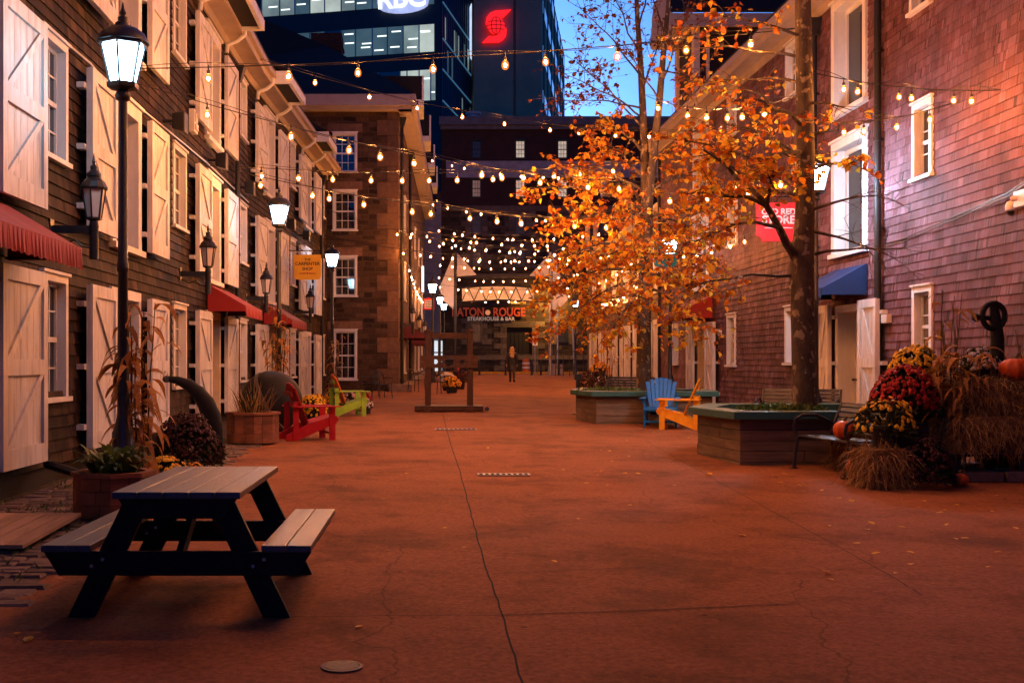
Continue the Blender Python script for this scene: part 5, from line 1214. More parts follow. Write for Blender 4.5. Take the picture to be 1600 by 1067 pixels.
def cornstalks(label, loc, h, n=9, leaves=70, spread=.16, name='cornstalks', bend=.25, rad=.05, zmax=5.9):
    t = thing(name, label, 'dried cornstalks', loc); b = MB(); lf = MB(); ax = []
    for i in range(n):
        a = random.uniform(0, 6.28); r0 = random.uniform(0, rad); hh = h*random.uniform(.75, 1.05); top = Vector((math.cos(a)*spread*random.uniform(.3, 1.4), math.sin(a)*spread*random.uniform(.3, 1.4), hh)); p0 = Vector((math.cos(a)*(r0+rad), math.sin(a)*(r0+rad), 0))
        pts = [p0.lerp(top, k/6)+Vector((math.sin(k*1.3+i)*.018, math.cos(k*1.7+i)*.018, 0)) for k in range(7)]
        b.tube(pts, [.014-.0015*k for k in range(7)], 6); ax.append(pts)
    for i in range(leaves):
        pts = random.choice(ax); k = random.uniform(.6, 5.9); p = pts[int(k)].lerp(pts[int(k)+1], k-int(k)); a = random.uniform(0, 6.28); L = random.uniform(.18, .5); wd = random.uniform(.016, .045)
        d = Vector((math.cos(a), math.sin(a), random.uniform(.2, 1.2))).normalized(); s = Vector((-math.sin(a), math.cos(a), 0)); prev = None; m = 7; q = p.copy(); kk = len(lf.v); tw = random.uniform(-1.2, 1.2)
        for j in range(m+1):
            f = j/m; ww = wd*math.sin(math.pi*min(.97, f*.85+.13)); s2 = (s*math.cos(tw*f)+Vector((0, 0, 1))*math.sin(tw*f)); lf.v += [q-s2*ww, q+s2*ww]
            q = q+d*L/m; d = (d+Vector((0, 0, -.62-bend*f*1.5))*.6+rnd_dir()*.12).normalized()
        for j in range(m): lf.f.append((kk+2*j, kk+2*j+1, kk+2*j+3, kk+2*j+2))
    b.build('stalk', M['stem'], t, smooth=True); lf.build('husk', M['corn'], t)
    return t
def straw_bale(label, loc, sx, sy, sz, rot, n, cat='hay bale', hang=.12, m='straw'):
    t = thing('hay_bale', label, cat, loc, rot); b = MB()
    nx, ny, nz = 10, 6, 5    # lumpy body
    def q(i, j, k):
        x, y, z = (i/nx-.5)*sx, (j/ny-.5)*sy, k/nz*sz; v = Vector((x, y, z)); r = noise.noise_vector(v*4+Vector(loc))*.025; e = 1-.06*((abs(i/nx-.5)*2)**6+(abs(j/ny-.5)*2)**6+(abs(k/nz-.5)*2)**6)
        return Vector((x*e, y*e, z))+r
    for i in range(nx):
        for j in range(ny): b.face(q(i, j, nz), q(i+1, j, nz), q(i+1, j+1, nz), q(i, j+1, nz)); 
    for i in range(nx):
        for k in range(nz): b.face(q(i, 0, k), q(i+1, 0, k), q(i+1, 0, k+1), q(i, 0, k+1)); b.face(q(i+1, ny, k), q(i, ny, k), q(i, ny, k+1), q(i+1, ny, k+1))
    for j in range(ny):
        for k in range(nz): b.face(q(0, j+1, k), q(0, j, k), q(0, j, k+1), q(0, j+1, k+1)); b.face(q(nx, j, k), q(nx, j+1, k), q(nx, j+1, k+1), q(nx, j, k+1))
    b.build('bale_body', pm('packed_straw', (.16, .085, .028), .9, .5, 14, 0, .9, 40, stretch=(1, 1, 3)), t)
    s = MB()
    for i in range(n):
        f = random.random(); a = random.uniform(-.5, .5); z = random.uniform(.05, 1)
        if f < .42: p = Vector((a*sx, -sy/2, z*sz)); nr = Vector((0, -1, 0))
        elif f < .72: p = Vector((-sx/2, a*sy, z*sz)); nr = Vector((-1, 0, 0))
        elif f < .80: p = Vector((sx/2, a*sy, z*sz)); nr = Vector((1, 0, 0))
        else: p = Vector((a*sx, random.uniform(-.5, .5)*sy, sz)); nr = Vector((0, 0, 1))
        d = (nr*random.uniform(.1, .8)+rnd_dir()*.8+Vector((0, 0, -.9 if nr.z < .5 else .1))).normalized(); L = random.uniform(.08, .26); sd = d.cross(rnd_dir()).normalized()*random.uniform(.0022, .0045)
        p = p-nr*.02; m_ = p+d*L*.5+rnd_dir()*L*.12; e = p+d*L+Vector((0, 0, -L*.3))
        k = len(s.v); s.v += [p-sd, p+sd, m_+sd, m_-sd, e+sd*.4, e-sd*.4]; s.f += [(k, k+1, k+2, k+3), (k+3, k+2, k+4, k+5)]
    o = s.build('straw_strands', M[m], t)
    return t
def pumpkin(label, loc, r, sq=.8):
    t = thing('pumpkin', label, 'pumpkin', loc); b = MB(); pr = []
    for i in range(11):
        a = math.pi*i/10; pr.append((max(.002, r*math.sin(a)**.85), r*sq*(1-math.cos(a))-.05*r*math.cos(a*.0)*(math.exp(-((a-math.pi)**2)*6))))
    b.lathe(pr, n=40, lob=.05, lk=10); b.build('skin', M['pumpkin'], t, smooth=True)
    b = MB(); b.tube([(0, 0, r*sq*1.85), (.01, 0, r*sq*2.1), (.04, .01, r*sq*2.35)], [.03, .018, .02], 7); b.build('stem', M['stem'], t, smooth=True)
    return t
random.seed(17)
# ---- left side
def octa_planter(label, loc, r, h, m='tub_wood'):
    t = thing('planter_tub', label, 'planter', loc, R(11)); nb_ = 8
    for i in range(8):
        b = MB(); a0, a1 = R(45*i), R(45*(i+1))
        for k in range(3):
            z0, z1 = .03+(h-.05)*k/3, .03+(h-.05)*(k+1)/3-.005; sp = random.uniform(.35, .65)
            P = lambda a, rr, f: (r*rr*(math.cos(a0)*(1-f)+math.cos(a1)*f), r*rr*(math.sin(a0)*(1-f)+math.sin(a1)*f))
            for f0, f1 in ((0, sp-.01), (sp+.01, 1)):
                b.hexa([(*P(0, 1, f0), z0), (*P(0, 1, f1), z0), (*P(0, .9, f1), z0), (*P(0, .9, f0), z0), (*P(0, 1, f0), z1), (*P(0, 1, f1), z1), (*P(0, .9, f1), z1), (*P(0, .9, f0), z1)])
        b.build('stave', M[m], t, bevel=.004)
    b = MB(); 
    for i in range(8):
        a0, a1 = R(45*i), R(45*(i+1)); b.hexa([(r*1.06*math.cos(a0), r*1.06*math.sin(a0), h-.02), (r*1.06*math.cos(a1), r*1.06*math.sin(a1), h-.02), (r*.82*math.cos(a1), r*.82*math.sin(a1), h-.02), (r*.82*math.cos(a0), r*.82*math.sin(a0), h-.02), (r*1.06*math.cos(a0), r*1.06*math.sin(a0), h+.02), (r*1.06*math.cos(a1), r*1.06*math.sin(a1), h+.02), (r*.82*math.cos(a1), r*.82*math.sin(a1), h+.02), (r*.82*math.cos(a0), r*.82*math.sin(a0), h+.02)])
    b.build('rim', M[m], t)
    b = MB(); b.lathe([(r*.85, h-.05), (.002, h-.03)], n=8); b.build('soil', M['soil'], t); return t
def grass_clump(name, label, loc, n, L, wd, m, droop=.5, parent_r=.15):
    t = thing(name, label, 'plant', loc); lf = MB()
    for i in range(n):
        a = random.uniform(0, 6.28); p = Vector((math.cos(a)*random.uniform(0, parent_r), math.sin(a)*random.uniform(0, parent_r), 0)); d = Vector((math.cos(a)*random.uniform(.1, .9), math.sin(a)*random.uniform(.1, .9), 1)).normalized(); s = Vector((-math.sin(a), math.cos(a), 0)); l = L*random.uniform(.5, 1.1); kk = len(lf.v); m_ = 6
        for j in range(m_+1):
            f = j/m_; w_ = wd*math.sin(math.pi*min(.97, f*.8+.17)); lf.v += [p-s*w_, p+s*w_]; p = p+d*l/m_; d = (d+Vector((0, 0, -droop*f))).normalized()
        for j in range(m_): lf.f.append((kk+2*j, kk+2*j+1, kk+2*j+3, kk+2*j+2))
    lf.build('leaves', M[m], t); return t
lp = on(-2.92, 10.75); octa_planter('octagonal cedar tub with green leaves behind the picnic table', lp, .37, .42)
grass_clump('hosta_plant', 'green arching hosta leaves in the tub by the picnic table', (lp[0], lp[1], lp[2]+.38), 120, .40, .038, 'green_leaf', 1.0, .2)
lp = on(-2.86, 19.2); octa_planter('octagonal cedar tub with grass beside the red garden chair', lp, .44, .52)
grass_clump('ornamental_grass', 'spiky grass growing in the tub beside the red chair', (lp[0], lp[1], lp[2]+.48), 70, .62, .006, 'straw', .35, .3)
grass_clump('sedge_plant', 'low dark green tuft in the tub beside the red chair', (lp[0]-.08, lp[1], lp[2]+.48), 45, .5, .009, 'dark_leaf', .4, .2)
mum('large maroon mum cushion below the curved black anchor arm', on(-3.08, 14.9), .46, .60, 'maroon', 900, .026, None, .16)
mum('low golden mum behind the picnic table top', on(-2.98, 13.2, 0), .24, .22, 'yellow', 190, .03, 'pot', .14, pot_r=.13)
mum('small orange red mum at the right of the low golden mum', on(-2.66, 13.3, 0), .11, .16, 'orange', 60, .03, 'pot', .12, pot_r=.08)
mum('round golden mum behind the red garden chair', on(lx(490, 22.6), 22.6), .29, .40, 'yellow', 420, .028, 'pot', .42)
mum('orange mum left of the green garden chair', on(lx(523, 29.5), 29.5), .26, .40, 'orange', 240, .03, 'pot', .25)
mum('pale pink mum behind the green garden chair', on(lx(552, 30.5), 30.5), .30, .3, 'pink', 220, .034, 'pot', .22)
mum('red mum right of the pale pink mum', on(lx(568, 31.5), 31.5), .24, .22, 'red', 160, .032, 'pot', .22)
mum('small white mum at the front of the green garden chair', on(lx(574, 28.2), 28.3), .13, .2, 'white', 70, .032, 'pot', .22, pot_r=.09)
mum('white mum seen through the wooden stocks', on(lx(700, 44), 44.5), .34, .32, 'white', 160, .05, 'pot', .5, pot_r=.25)
mum('orange mum in a pot seen through the wooden stocks', on(lx(706, 42), 42), .33, .36, 'orange', 180, .05, 'pot', .35, pot_r=.25)
mum('dark red mum right of the white mum behind the stocks', on(lx(718, 46), 46), .36, .45, 'maroon', 200, .05, 'pot', .45, pot_r=.25)
cornstalks('dried cornstalks tied round the nearest lamp post', on(-3.06, 12.25), 2.1, 12, 190, .14)
cornstalks('dried cornstalks tied round the lamp post beside the red chair', on(lx(430, 25.4), 25.4), 2.5, 12, 170, .2)
cornstalks('dried cornstalks tied round the lamp post before the stone front', on(lx(518, 38.2), 38.2), 2.2, 8, 60, .25)
# black anchor arm and buoy
t = thing('iron_anchor', 'curved black iron anchor arm rising behind the maroon mum', 'anchor', on(-3.1, 16.4))
D = 16.4; b = MB(); pts = [at(334, 672, D), at(330, 650, D), at(322, 630, D), at(309, 613, D), at(294, 601, D), at(277, 594, D), at(259, 591.5, D)]; pts = [Vector((lx(338, D), D+.1, gz(D)))]+pts
rr = [.11, .135, .14, .13, .108, .085, .058, .04]; b.tube(pts, rr, 12)
for i, v in enumerate(b.v): v.y = D+(v.y-D)*.8
b.build('fluke_arm', M['iron'], t, world=True, smooth=True)
b = MB(); b.lathe([(.03, -.05), (.06, -.02), (.05, .03), (.01, .05)], at(260, 592, D), 10); b.build('tip', M['black'], t, world=True, smooth=True)
D = 21.8; t = thing('mooring_buoy', 'big black rusty mooring buoy resting behind the grass tub', 'buoy', on(lx(424, D), D))
r = .60; b = MB(); b.lathe([(.002, -r)]+[(r*math.sin(a), -r*math.cos(a)) for a in [math.pi*k/14 for k in range(1, 14)]]+[(.002, r)], (0, 0, r*.98), 28); b.build('shell', M['iron'], t, smooth=True)
b = MB(); k0 = len(b.v); b.lathe([(r*1.0, -.03), (r*1.05, -.03), (r*1.05, .03), (r*1.0, .03)], (0, 0, 0), 28); b.v = [Matrix.Rotation(R(62), 3, 'Y') @ Matrix.Rotation(R(8), 3, 'X') @ v+Vector((.04, 0, r*.98)) for v in b.v]; b.build('rim', M['steel'] if False else pm('worn_iron', (.10, .075, .06), .5, .4, 6), t, smooth=True)

# ---- right side display
b_ = lambda px, py, D: at(px, py, D)
t = thing('pallet_stand', 'low dark timber and stone stand under the stacked hay', 'stand', on(7.15, 14.1))
b = MB()
for i in range(4):
    for k in range(3): b.box(6.35+k*.62, 6.35+k*.62+.58, 13.55+i*.3, 13.55+i*.3+.27, gz(14)+.0, gz(14)+.13+random.uniform(-.015, .015))
b.build('stone_course', M['cobble'], t, world=True, bevel=.012)
b = MB()
for i in range(5): b.box(6.3, 8.1, 13.6+i*.24, 13.6+i*.24+.2, gz(14)+.30, gz(14)+.33)
for x in (6.4, 7.2, 7.95): b.box(x-.05, x+.05, 13.62, 14.75, gz(14)+.15, gz(14)+.298)
b.build('pallet', M['dark'], t, world=True)
straw_bale('lower wide hay bale of the stack at the right edge', on(7.25, 14.15, .34), 1.75, 1.1, .42, R(2), 2200)
straw_bale('upper hay bale of the stack, under the top pumpkin', on(7.35, 14.25, .78), 1.6, .95, .42, R(-3), 2000)
straw_bale('small hay bale on the ground in front of the bench', on(5.28, 13.15), .52, .5, .44, R(12), 1100)
straw_bale('dark hay bale under the bench behind the pumpkin', on(5.75, 14.9), .5, .9, .36, R(5), 500)
# pots with mums
mum('round dark maroon mum on the paving at the foot of the display', on(5.78, 13.05), .30, .44, 'maroon', 420, .026, None, .14)
mum('yellow mum with dark stems in a pot on the small hay bale', on(5.42, 13.35, .42), .36, .40, 'yellow', 230, .030, 'pot', .24, sparse=.42)
mum('big crimson mum above the yellow mum of the display', on(5.86, 13.85, .70), .38, .48, 'red', 520, .032, 'pot', .26)
mum('golden yellow mum at the back left of the display, under the small window', on(6.28, 14.5, 1.12), .30, .34, 'yellow', 300, .034, 'pot', .22)
mum('white mum beside the top pumpkin of the display', on(7.02, 14.35, 1.18), .27, .30, 'white', 170, .030, 'pot', .16, sparse=.4)
# crates carrying the pots
for lb, x, y, h, s in (('dark wooden crate carrying the crimson mum', 5.86, 13.9, .70, .22), ('tall dark wooden crate carrying the golden yellow mum', 6.3, 14.5, 1.12, .2)):
    t = thing('wooden_crate', lb, 'crate', on(x, y)); n = int(h/.13)
    for sx in (-1, 1):
        b = MB()
        for k in range(n): b.box(sx*s-.012, sx*s+.012, -s, s, k*h/n+.005, (k+1)*h/n-.012)
        b.build('side_slats', M['dark'], t)
        b = MB()
        for k in range(n): b.box(-s+.013, s-.013, sx*s-.012, sx*s+.012, k*h/n+.005, (k+1)*h/n-.012)
        b.build('end_slats', M['dark'], t)
    b = MB(); b.box(-s-.02, s+.02, -s-.02, s+.02, h-.011, h-.001); b.build('lid', M['dark'], t)
pumpkin('bright orange pumpkin on top of the stacked hay', on(7.30, 14.0, 1.20), .19, .75)
pumpkin('orange pumpkin on the seat of the bench', on(5.28, 14.25, .455), .13, .95)
pumpkin('orange pumpkin on the paving in front of the bench seat', on(5.30, 13.75), .17, .95)
pumpkin('small red pumpkin lying at the right foot of the maroon mum', on(6.22, 13.2), .11, .7)
cornstalks('tall dried cornstalks standing between the flowers and the stacked hay', on(6.55, 14.2), 2.35, 9, 40, .13)
cornstalks('thick bundle of drooping corn husks beside the white mum', on(6.62, 14.1, .25), 1.35, 16, 230, .34, bend=.1, rad=.14)
cornstalks('thin dried cornstalks at the right edge of the display', on(7.75, 14.5, .7), 1.3, 6, 30, .18)
# anchor stock with ring on top
t = thing('anchor', 'black iron anchor head with a ring and ball leaning on the right wall', 'anchor', on(7.35, 15.1))
Da = 15.1; q = lambda px, py: at(px, py, Da)
b = MB(); b.tube([Vector((q(1559, 520).x, Da, gz(Da))), q(1558, 530), q(1555, 500), q(1552, 470)], [.085, .09, .075, .055], 10); b.build('shank', M['iron'], t, world=True, smooth=True)
b = MB(); b.tube([q(1526, 496), q(1545, 497), q(1560, 505)], .035, 8); b.lathe([(.01, -.06), (.06, -.03), (.06, .03), (.01, .06)], q(1525, 496), 12); b.build('stock', M['iron'], t, world=True, smooth=True)
b = MB(); c_ = q(1550, 494); b.tube([c_+Vector((.15*math.cos(R(a)), -.04, .17*math.sin(R(a)))) for a in range(0, 361, 20)], .038, 8, cap=False); b.build('ring', M['iron'], t, world=True, smooth=True)
# far right display
mum('orange mum of the far right display, on top', on(lx(938, 47), 47, .5), .42, .35, 'orange', 150, .05, 'pot', .3, pot_r=.25)
mum('left dark maroon mum of the far right display', on(lx(922, 46), 46), .48, .62, 'maroon', 150, .05, None, .15)
mum('right dark maroon mum of the far right display', on(lx(936, 45), 45), .46, .62, 'maroon', 150, .05, None, .15)
cornstalks('dried cornstalks of the far right display', on(lx(950, 46), 46), 1.9, 7, 40, .2)

# ================================================================ TREES
def limb(bm_, p0, p1, r0, r1, n=9, droop=0, jit=.06, up=0):
    p0, p1 = Vector(p0), Vector(p1); L = (p1-p0).length; pts = []; s1, s2 = random.uniform(0, 9), random.uniform(0, 9)
    for i in range(n+1):
        t = i/n; q = p0.lerp(p1, t); q.z += up*L*4*t*(1-t)*.5-droop*L*t*t
        k = jit*L*math.sin(math.pi*min(1, t*1.2)); q += Vector((noise.noise((t*3+s1, 0, 0)), noise.noise((t*3+s2, 5, 0)), noise.noise((t*3, s1, 7))*.7))*k
        pts.append(q)
    bm_.tube(pts, [r0+(r1-r0)*(i/n)**.8 for i in range(n+1)], 7 if r0 > .03 else 5, cap=False); return pts
def sprays(tw, lf, pts, n, L, dens, t0=.3, flat=.5, droop=.18, dry=None, lsz=.1, rt=.009):
    """side twigs along a limb, each with a second order of twigs, carrying the leaves"""
    m = len(pts)-1
    for i in range(n):
        k = (t0+(1-t0)*random.random()**.8)*m; k = min(k, m-.001); p = pts[int(k)].lerp(pts[int(k)+1], k-int(k)); d0 = (pts[int(k)+1]-pts[int(k)]).normalized()
        a = rnd_dir(); a.z *= flat; d = (d0*.7+a).normalized(); l = L*random.uniform(.45, 1.15)
        q = limb(tw, p, p+d*l, rt, .003, 4, droop*random.uniform(.3, 1.4), .10)
        subs = [q]
        for _ in range(3):
            kk = random.uniform(1, 3.9); pp = q[int(kk)].lerp(q[int(kk)+1], kk-int(kk)); b_ = rnd_dir(); b_.z *= flat; subs.append(limb(tw, pp, pp+(d+b_*1.1).normalized()*l*random.uniform(.3, .6), rt*.5, .002, 3, droop, .1))
        for s in subs:
            for _ in range(int(dens*random.uniform(.5, 1.5))):
                kk = random.uniform(.6, len(s)-1.001); pp = s[int(kk)].lerp(s[int(kk)+1], kk-int(kk)); dd = rnd_dir(); dd.z = dd.z*.6-.45
                sz = lsz*random.uniform(.5, 1.35); leaf_face(lf, pp, dd, Vector((0, 0, 1))+rnd_dir()*.8, sz, sz*.82)
random.seed(31)
# --- farther tree (twin leaders, full lower crown, bare top)
T2 = Vector((lx(1006, 26), 26, gz(26)+.3))
t2 = thing('autumn_tree', 'orange leaved tree with twin bare leaders in the farther planter', 'tree', T2)
tr = MB(); D = 26
trunk_pts = [T2+Vector((0, 0, -.1)), T2+Vector((.0, 0, .6)), at(1006, 520, D), at(1008, 440, D), at(1010, 380, D), at(1010, 330, D)]
tr.tube(trunk_pts, [.22, .175, .165, .155, .15, .14], 12)
lead1 = [at(1010, 335, D), at(1008, 260, D), at(1005, 180, D), at(1001, 100, D), at(996, 30, D), at(992, -60, D), at(988, -180, D)]; lead2 = [at(1012, 330, D), at(1020, 250, D-.3), at(1030, 160, D-.5), at(1036, 90, D-.6), at(1043, 20, D-.7), at(1050, -70, D-.8), at(1056, -170, D-.8)]
tr.tube(lead1, [.12, .1, .085, .07, .055, .04, .02], 9); tr.tube(lead2, [.11, .095, .08, .065, .05, .035, .02], 9)
tr.build('trunk', M['bark'], t2, world=True, smooth=True)
br2 = MB(); tw = MB(); lf = MB(); lfd = MB()
dense = [((1010, 330, 26), (848, 285, 24.6), 24), ((1008, 300, 26), (880, 250, 27), 18), ((1008, 350, 26), (858, 345, 25.2), 22), ((1008, 390, 26), (880, 395, 24.2), 22), ((1008, 420, 26), (860, 440, 26.5), 22), ((1008, 440, 26), (900, 480, 24.5), 22), ((1006, 460, 26), (880, 500, 26), 20), ((1008, 470, 26), (960, 500, 23.8), 18),
         ((1010, 400, 26), (1110, 400, 24.8), 20), ((1010, 430, 26), (1100, 440, 25.6), 18), ((1010, 450, 26), (1075, 490, 24.6), 18), ((1012, 340, 26), (1120, 330, 25), 18), ((1014, 300, 26), (1110, 260, 26), 16), ((1008, 280, 26), (930, 215, 26.3), 16), ((1006, 240, 26), (940, 180, 25.5), 9), ((1020, 250, 25.7), (1090, 200, 25.2), 10),
         ((1008, 350, 26), (985, 330, 22.8), 16), ((1008, 400, 26), (1030, 380, 22.8), 16), ((1008, 330, 26), (960, 280, 28.8), 14), ((1008, 420, 26), (1000, 430, 23), 16), ((1008, 400, 26), (940, 400, 28.6), 14), ((1010, 360, 26), (1080, 350, 28.5), 12)]
for a, c, n in dense:
    p = limb(br2, at(*a), at(*c), .042, .012, 9, .04, .06, .12); sprays(tw, lf, p, int(n*1.1), .85, 4.4, .2, .55, .22, lsz=.12)
for a, c, n in [((1004, 200, 26), (900, 100, 25.5), 9), ((1002, 120, 26), (905, 15, 26), 8), ((1000, 90, 26), (950, -20, 25.2), 7), ((1005, 170, 26), (885, 160, 26.6), 10), ((1032, 140, 25.5), (1075, 20, 25), 7), ((1034, 110, 25.4), (1085, 130, 25), 8), ((998, 50, 26), (1025, -60, 26), 6), ((1004, 140, 26), (1035, 60, 26), 6), ((1030, 160, 25.5), (985, 90, 25), 7), ((1005, 185, 26), (880, 118, 26.4), 8), ((1040, 60, 25.3), (1010, -30, 25), 6)]:
    p = limb(br2, at(*a), at(*c), .028, .007, 9, -.02, .07, .08); sprays(tw, lfd, p, n+9, .8, 2.1, .3, .9, .0, lsz=.095, rt=.008)
br2.build('branches', M['bark'], t2, world=True, smooth=True); tw.build('twigs', M['bark'], t2, world=True); lf.build('crown', M['leaf'], t2, world=True); lfd.build('upper_leaves', M['leaf_dry'], t2, world=True)
# --- nearer tree (trunk leaves the frame at the top)
random.seed(57)
D = 17.2; T1 = Vector((lx(1257, D), D, gz(D)+.4))
t1 = thing('autumn_tree', 'nearer orange leaved tree with thick mottled trunk in the near planter', 'tree', T1)
tr = MB(); pts = [T1+Vector((0, 0, -.05)), at(1257, 620, D), at(1256, 560, D), at(1254, 480, D), at(1252, 420, D), at(1257, 360, D), at(1259, 280, D), at(1258, 180, D), at(1256, 80, D), at(1254, -20, D), at(1252, -140, D), at(1250, -260, D)]
tr.tube(pts, [.23, .185, .175, .175, .19, .15, .135, .13, .125, .115, .09, .05], 14); tr.build('trunk', M['bark'], t1, world=True, smooth=True)
br1 = MB(); tw = MB(); lf = MB()
bough = limb(br1, at(1246, 408, D), at(1198, 322, 16.6), .075, .045, 6, 0, .04); limb(br1, at(1198, 322, 16.6), at(1100, 235, 16.2), .045, .015, 8, .0, .06, .1)
dense = [((1198, 322, 16.6), (1075, 300, 16), 17), ((1198, 322, 16.6), (1110, 235, 16.4), 16), ((1220, 355, 16.8), (1085, 375, 16), 12), ((1255, 290, 17.2), (1060, 215, 17.4), 17), ((1256, 250, 17.2), (1130, 190, 18.2), 14), ((1258, 270, 17.2), (1330, 255, 16.9), 8), ((1257, 220, 17.2), (1310, 205, 16.4), 5), ((1255, 240, 17.2), (1180, 280, 15.2), 14), ((1256, 200, 17.2), (1160, 150, 16), 7), ((1198, 322, 16.6), (1210, 250, 15.6), 12), ((1256, 310, 17.2), (1150, 300, 18.6), 14), ((1257, 300, 17.2), (1220, 230, 18.5), 12)]
for a, c, n in dense:
    p = limb(br1, at(*a), at(*c), .034, .009, 9, .02, .07, .12); sprays(tw, lf, p, int(n*.9), .62, 3.1, .25, .6, .2, lsz=.108, rt=.009)
for a, c, n in [((1252, 90, 17.2), (1045, 72, 18), 9), ((1250, 130, 17.2), (1090, 125, 18.6), 10), ((1256, 60, 17.2), (1120, 20, 16.6), 8), ((1256, 190, 17.2), (1120, 120, 18.4), 9), ((1262, 360, 17.2), (1400, 400, 16.6), 5), ((1262, 330, 17.2), (1390, 300, 16.4), 5), ((1262, 400, 17.2), (1410, 385, 16.4), 4), ((1250, 430, 17.2), (1080, 440, 16.8), 5), ((1260, 160, 17.2), (1330, 170, 16.6), 4)]:
    p = limb(br1, at(*a), at(*c), .03, .006, 9, .03, .06, .06); sprays(tw, lf, p, n+4, .55, .5 if c[0] > 1300 else 2.0, .3, .8, .15, lsz=.10, rt=.006)
br1.build('branches', M['bark'], t1, world=True, smooth=True); tw.build('twigs', M['bark'], t1, world=True); lf.build('crown', M['leaf'], t1, world=True)
# growth in the two tree planters
for lb, x, y, zz in (('low green and yellow plants at the foot of the nearer tree', 5.2, 16.6, z2), ('low dark shrub at the left end of the farther planter', 4.15, 25.4, z1_)):
    t = thing('low_plants', lb, 'plant', (x, y, zz-.1)); g = MB()
    for i in range(420):
        a = random.uniform(0, 6.28); r_ = .75*random.random()**.5; h = .16*(1-r_)+random.uniform(0, .1); leaf_face(g, Vector((r_*math.cos(a), r_*math.sin(a)*.5, h*.6)), rnd_dir()+Vector((0, 0, .8)), rnd_dir(), random.uniform(.05, .11), .045)
    g.build('leaves', M['green_leaf'], t)
# fallen leaves
random.seed(77)
lp_ = None; spots = [(1478, 822), (1424, 882), (1345, 850), (1490, 842), (1590, 828), (1165, 838), (1328, 782), (1440, 783), (690, 826), (905, 811), (556, 982), (1462, 803), (1548, 800), (640, 740), (720, 857), (980, 790), (1255, 760), (1560, 760), (1110, 710), (1060, 690), (1020, 675), (1075, 685), (985, 662), (1010, 665), (1096, 700), (760, 700), (620, 668), (700, 655), (1180, 735), (1230, 742), (1275, 735), (1540, 775), (1500, 790), (1585, 770), (1350, 720), (1338, 728), (925, 665), (955, 667), (600, 780), (540, 760), (880, 735), (870, 880), (1290, 905), (40, 1005), (26, 993)]
spots += [(random.uniform(900, 1320), random.uniform(655, 760)) for _ in range(34)]+[(random.uniform(1280, 1590), random.uniform(755, 900)) for _ in range(22)]
spots = [q_ for q_ in spots if not (1080 < q_[0] < 1300 and q_[1] < 738) and not (900 < q_[0] < 1100 and q_[1] < 668) and not (q_[0] > 1300 and q_[1] < 772)]
for i, (px, py) in enumerate(spots):
    p = gp(px, py); p.z += .006
    if lp_ is None:
        b = MB(); leaf_face(b, Vector((0, 0, .004)), Vector((1, 0, 0)), Vector((0, 0, 1)), .075, .05); lp_ = o = b.build('fallen_leaf', M['leaf']); tag(o, 'single fallen orange leaf lying on the paving', 'leaf', 'fallen leaves scattered on the paving')
    else: o = lp_.copy(); COL.objects.link(o)
    o.location = p; o.rotation_euler = (random.uniform(-.2, .2), random.uniform(-.25, .1), random.uniform(0, 6.3)); o.scale = (random.uniform(.7, 1.2),)*3

# ================================================================ PERSON walking away
pe = thing('person', 'person with long blonde hair in a grey coat walking away up the street', 'person', on(lx(800, 56), 56))
def skin_mesh(name, vs, es, rad, m, parent, root=0, sub=2):
    me = bpy.data.meshes.new(name); me.from_pydata(vs, es, []); o = bpy.data.objects.new(name, me); COL.objects.link(o); o.parent = parent; me.materials.append(m)
    md = o.modifiers.new('skin', 'SKIN'); md.use_smooth_shade = True
    for i, r_ in enumerate(rad): me.skin_vertices[0].data[i].radius = (r_, r_) if not isinstance(r_, tuple) else r_
    me.skin_vertices[0].data[root].use_root = True
    s = o.modifiers.new('sub', 'SUBSURF'); s.levels = s.render_levels = sub; return o
vs = [(0, 0, .92), (0, 0, 1.10), (0, 0, 1.30), (0, 0, 1.42), (0, .01, 1.50), (0, .02, 1.58), (0, .02, 1.66)]; es = [(i, i+1) for i in range(6)]; rad = [(.15, .11), (.12, .09), (.15, .10), (.11, .08), .05, .085, .07]
def add(p, r_, link): vs.append(p); rad.append(r_); es.append((link, len(vs)-1)); return len(vs)-1
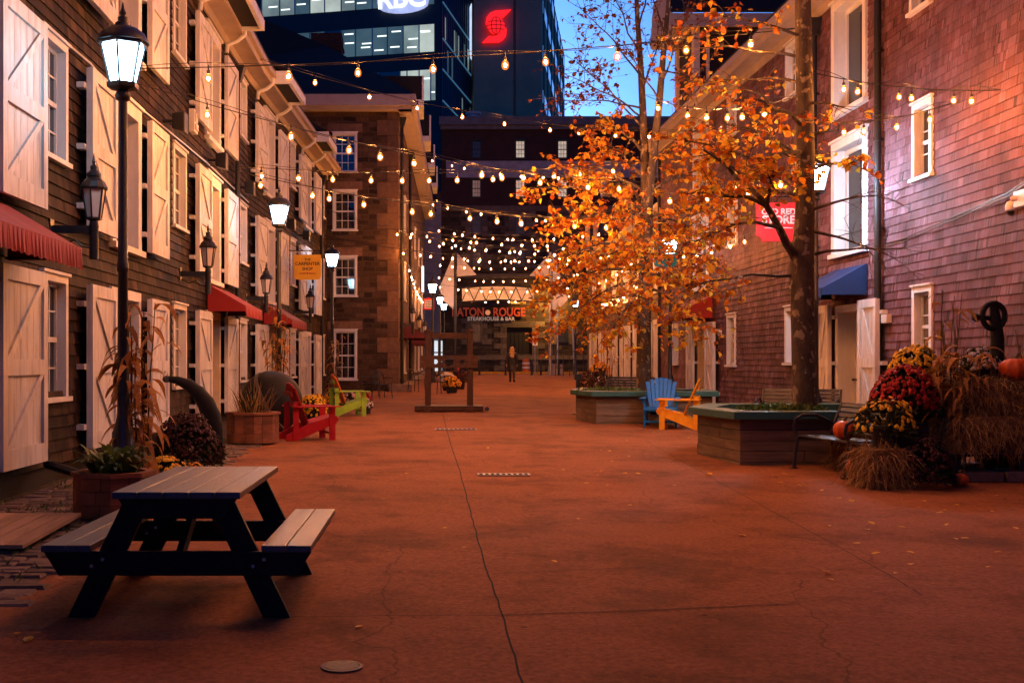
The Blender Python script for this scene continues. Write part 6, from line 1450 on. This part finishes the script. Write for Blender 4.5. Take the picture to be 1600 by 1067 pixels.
for s, sw in ((-1, .12), (1, -.16)):    # legs mid-stride
    a = add((s*.09, 0, .86), .095, 0); k_ = add((s*.085, sw*.6, .50), .058, a); an = add((s*.075, sw*1.2 if sw > 0 else sw*1.7, .09 if sw > 0 else .16), .035, k_); add((s*.08, (sw*1.2+.14) if sw > 0 else sw*1.7+.08, .035 if sw > 0 else .04), .032, an)
    sh = add((s*.17, 0, 1.38), .062, 3); el = add((s*.245, -sw*.3, 1.12), .045, sh); wr = add((s*.27, -sw*.9+.03, .89), .028, el); pa = add((s*.272, -sw*.95+.04, .83), (.02, .032), wr)
    for f in range(4): f1 = add((s*.272, -sw*.95+.015+f*.018, .785-.004*(f % 2)), .009, pa); add((s*.265, -sw*.95+.018+f*.018, .745+(.012 if f in (0, 3) else 0)), .008, f1)
    th = add((s*.262, -sw*.95+.075, .81), .010, pa); add((s*.258, -sw*.95+.088, .785), .009, th)
body = skin_mesh('body', vs, es, rad, M['skin'], pe)
b = MB(); b.lathe([(.20, .86), (.195, .95), (.165, 1.10), (.19, 1.28), (.20, 1.38), (.12, 1.46), (.07, 1.48)], n=18)
for v in b.v: v.y *= .72
b.build('coat', M['coat'], pe, smooth=True)
for s, sw in ((-1, .12), (1, -.16)):
    b = MB(); b.tube([(s*.15, 0, 1.41), (s*.19, 0, 1.36), (s*.25, -sw*.3, 1.12), (s*.272, -sw*.9+.03, .90)], [.07, .085, .066, .05], 10); b.build('sleeve', M['coat'], pe, smooth=True)
for s, sw in ((-1, .12), (1, -.16)):
    y1 = sw*1.2 if sw > 0 else sw*1.7; b = MB(); b.tube([(s*.09, 0, .86), (s*.085, sw*.6, .50), (s*.08, (sw*.6+y1)*.5-.01, .30), (s*.075, y1, .10 if sw > 0 else .17)], [.105, .072, .066, .045], 10); b.build('tights', M['tights'], pe, smooth=True)
b = MB(); b.lathe([(.20, .60), (.19, .72), (.18, .88)], n=16)
for v in b.v: v.y *= .75
b.build('skirt', M['black'], pe, smooth=True)
b = MB(); b.lathe([(.03, 1.18), (.10, 1.22), (.135, 1.34), (.125, 1.46), (.115, 1.56), (.118, 1.64), (.09, 1.72), (.03, 1.755)], (0, -.015, 0), 20, 0, .07, 7)
for v in b.v: v.y = -.015+(v.y+.015)*.75-(.05 if v.z < 1.45 else 0)
b.build('hair', M['hair'], pe, smooth=True)
b = MB(); b.lathe([(.01, -.012), (.018, 0), (.006, .02)], (0, .125, 1.59), 8); b.build('nose', M['skin'], pe, smooth=True)
for s, sw in ((-1, .12), (1, -.16)):
    y0 = sw*1.2 if sw > 0 else sw*1.7; b = MB(); b.tube([(s*.075, y0-.02, .16), (s*.078, y0, .06), (s*.08, y0+.16, .04)], [.05, .055, .03], 10); b.build('shoe', M['black'], pe, smooth=True)
print('bulbs', nb_total, 'objects', len(COL.objects))
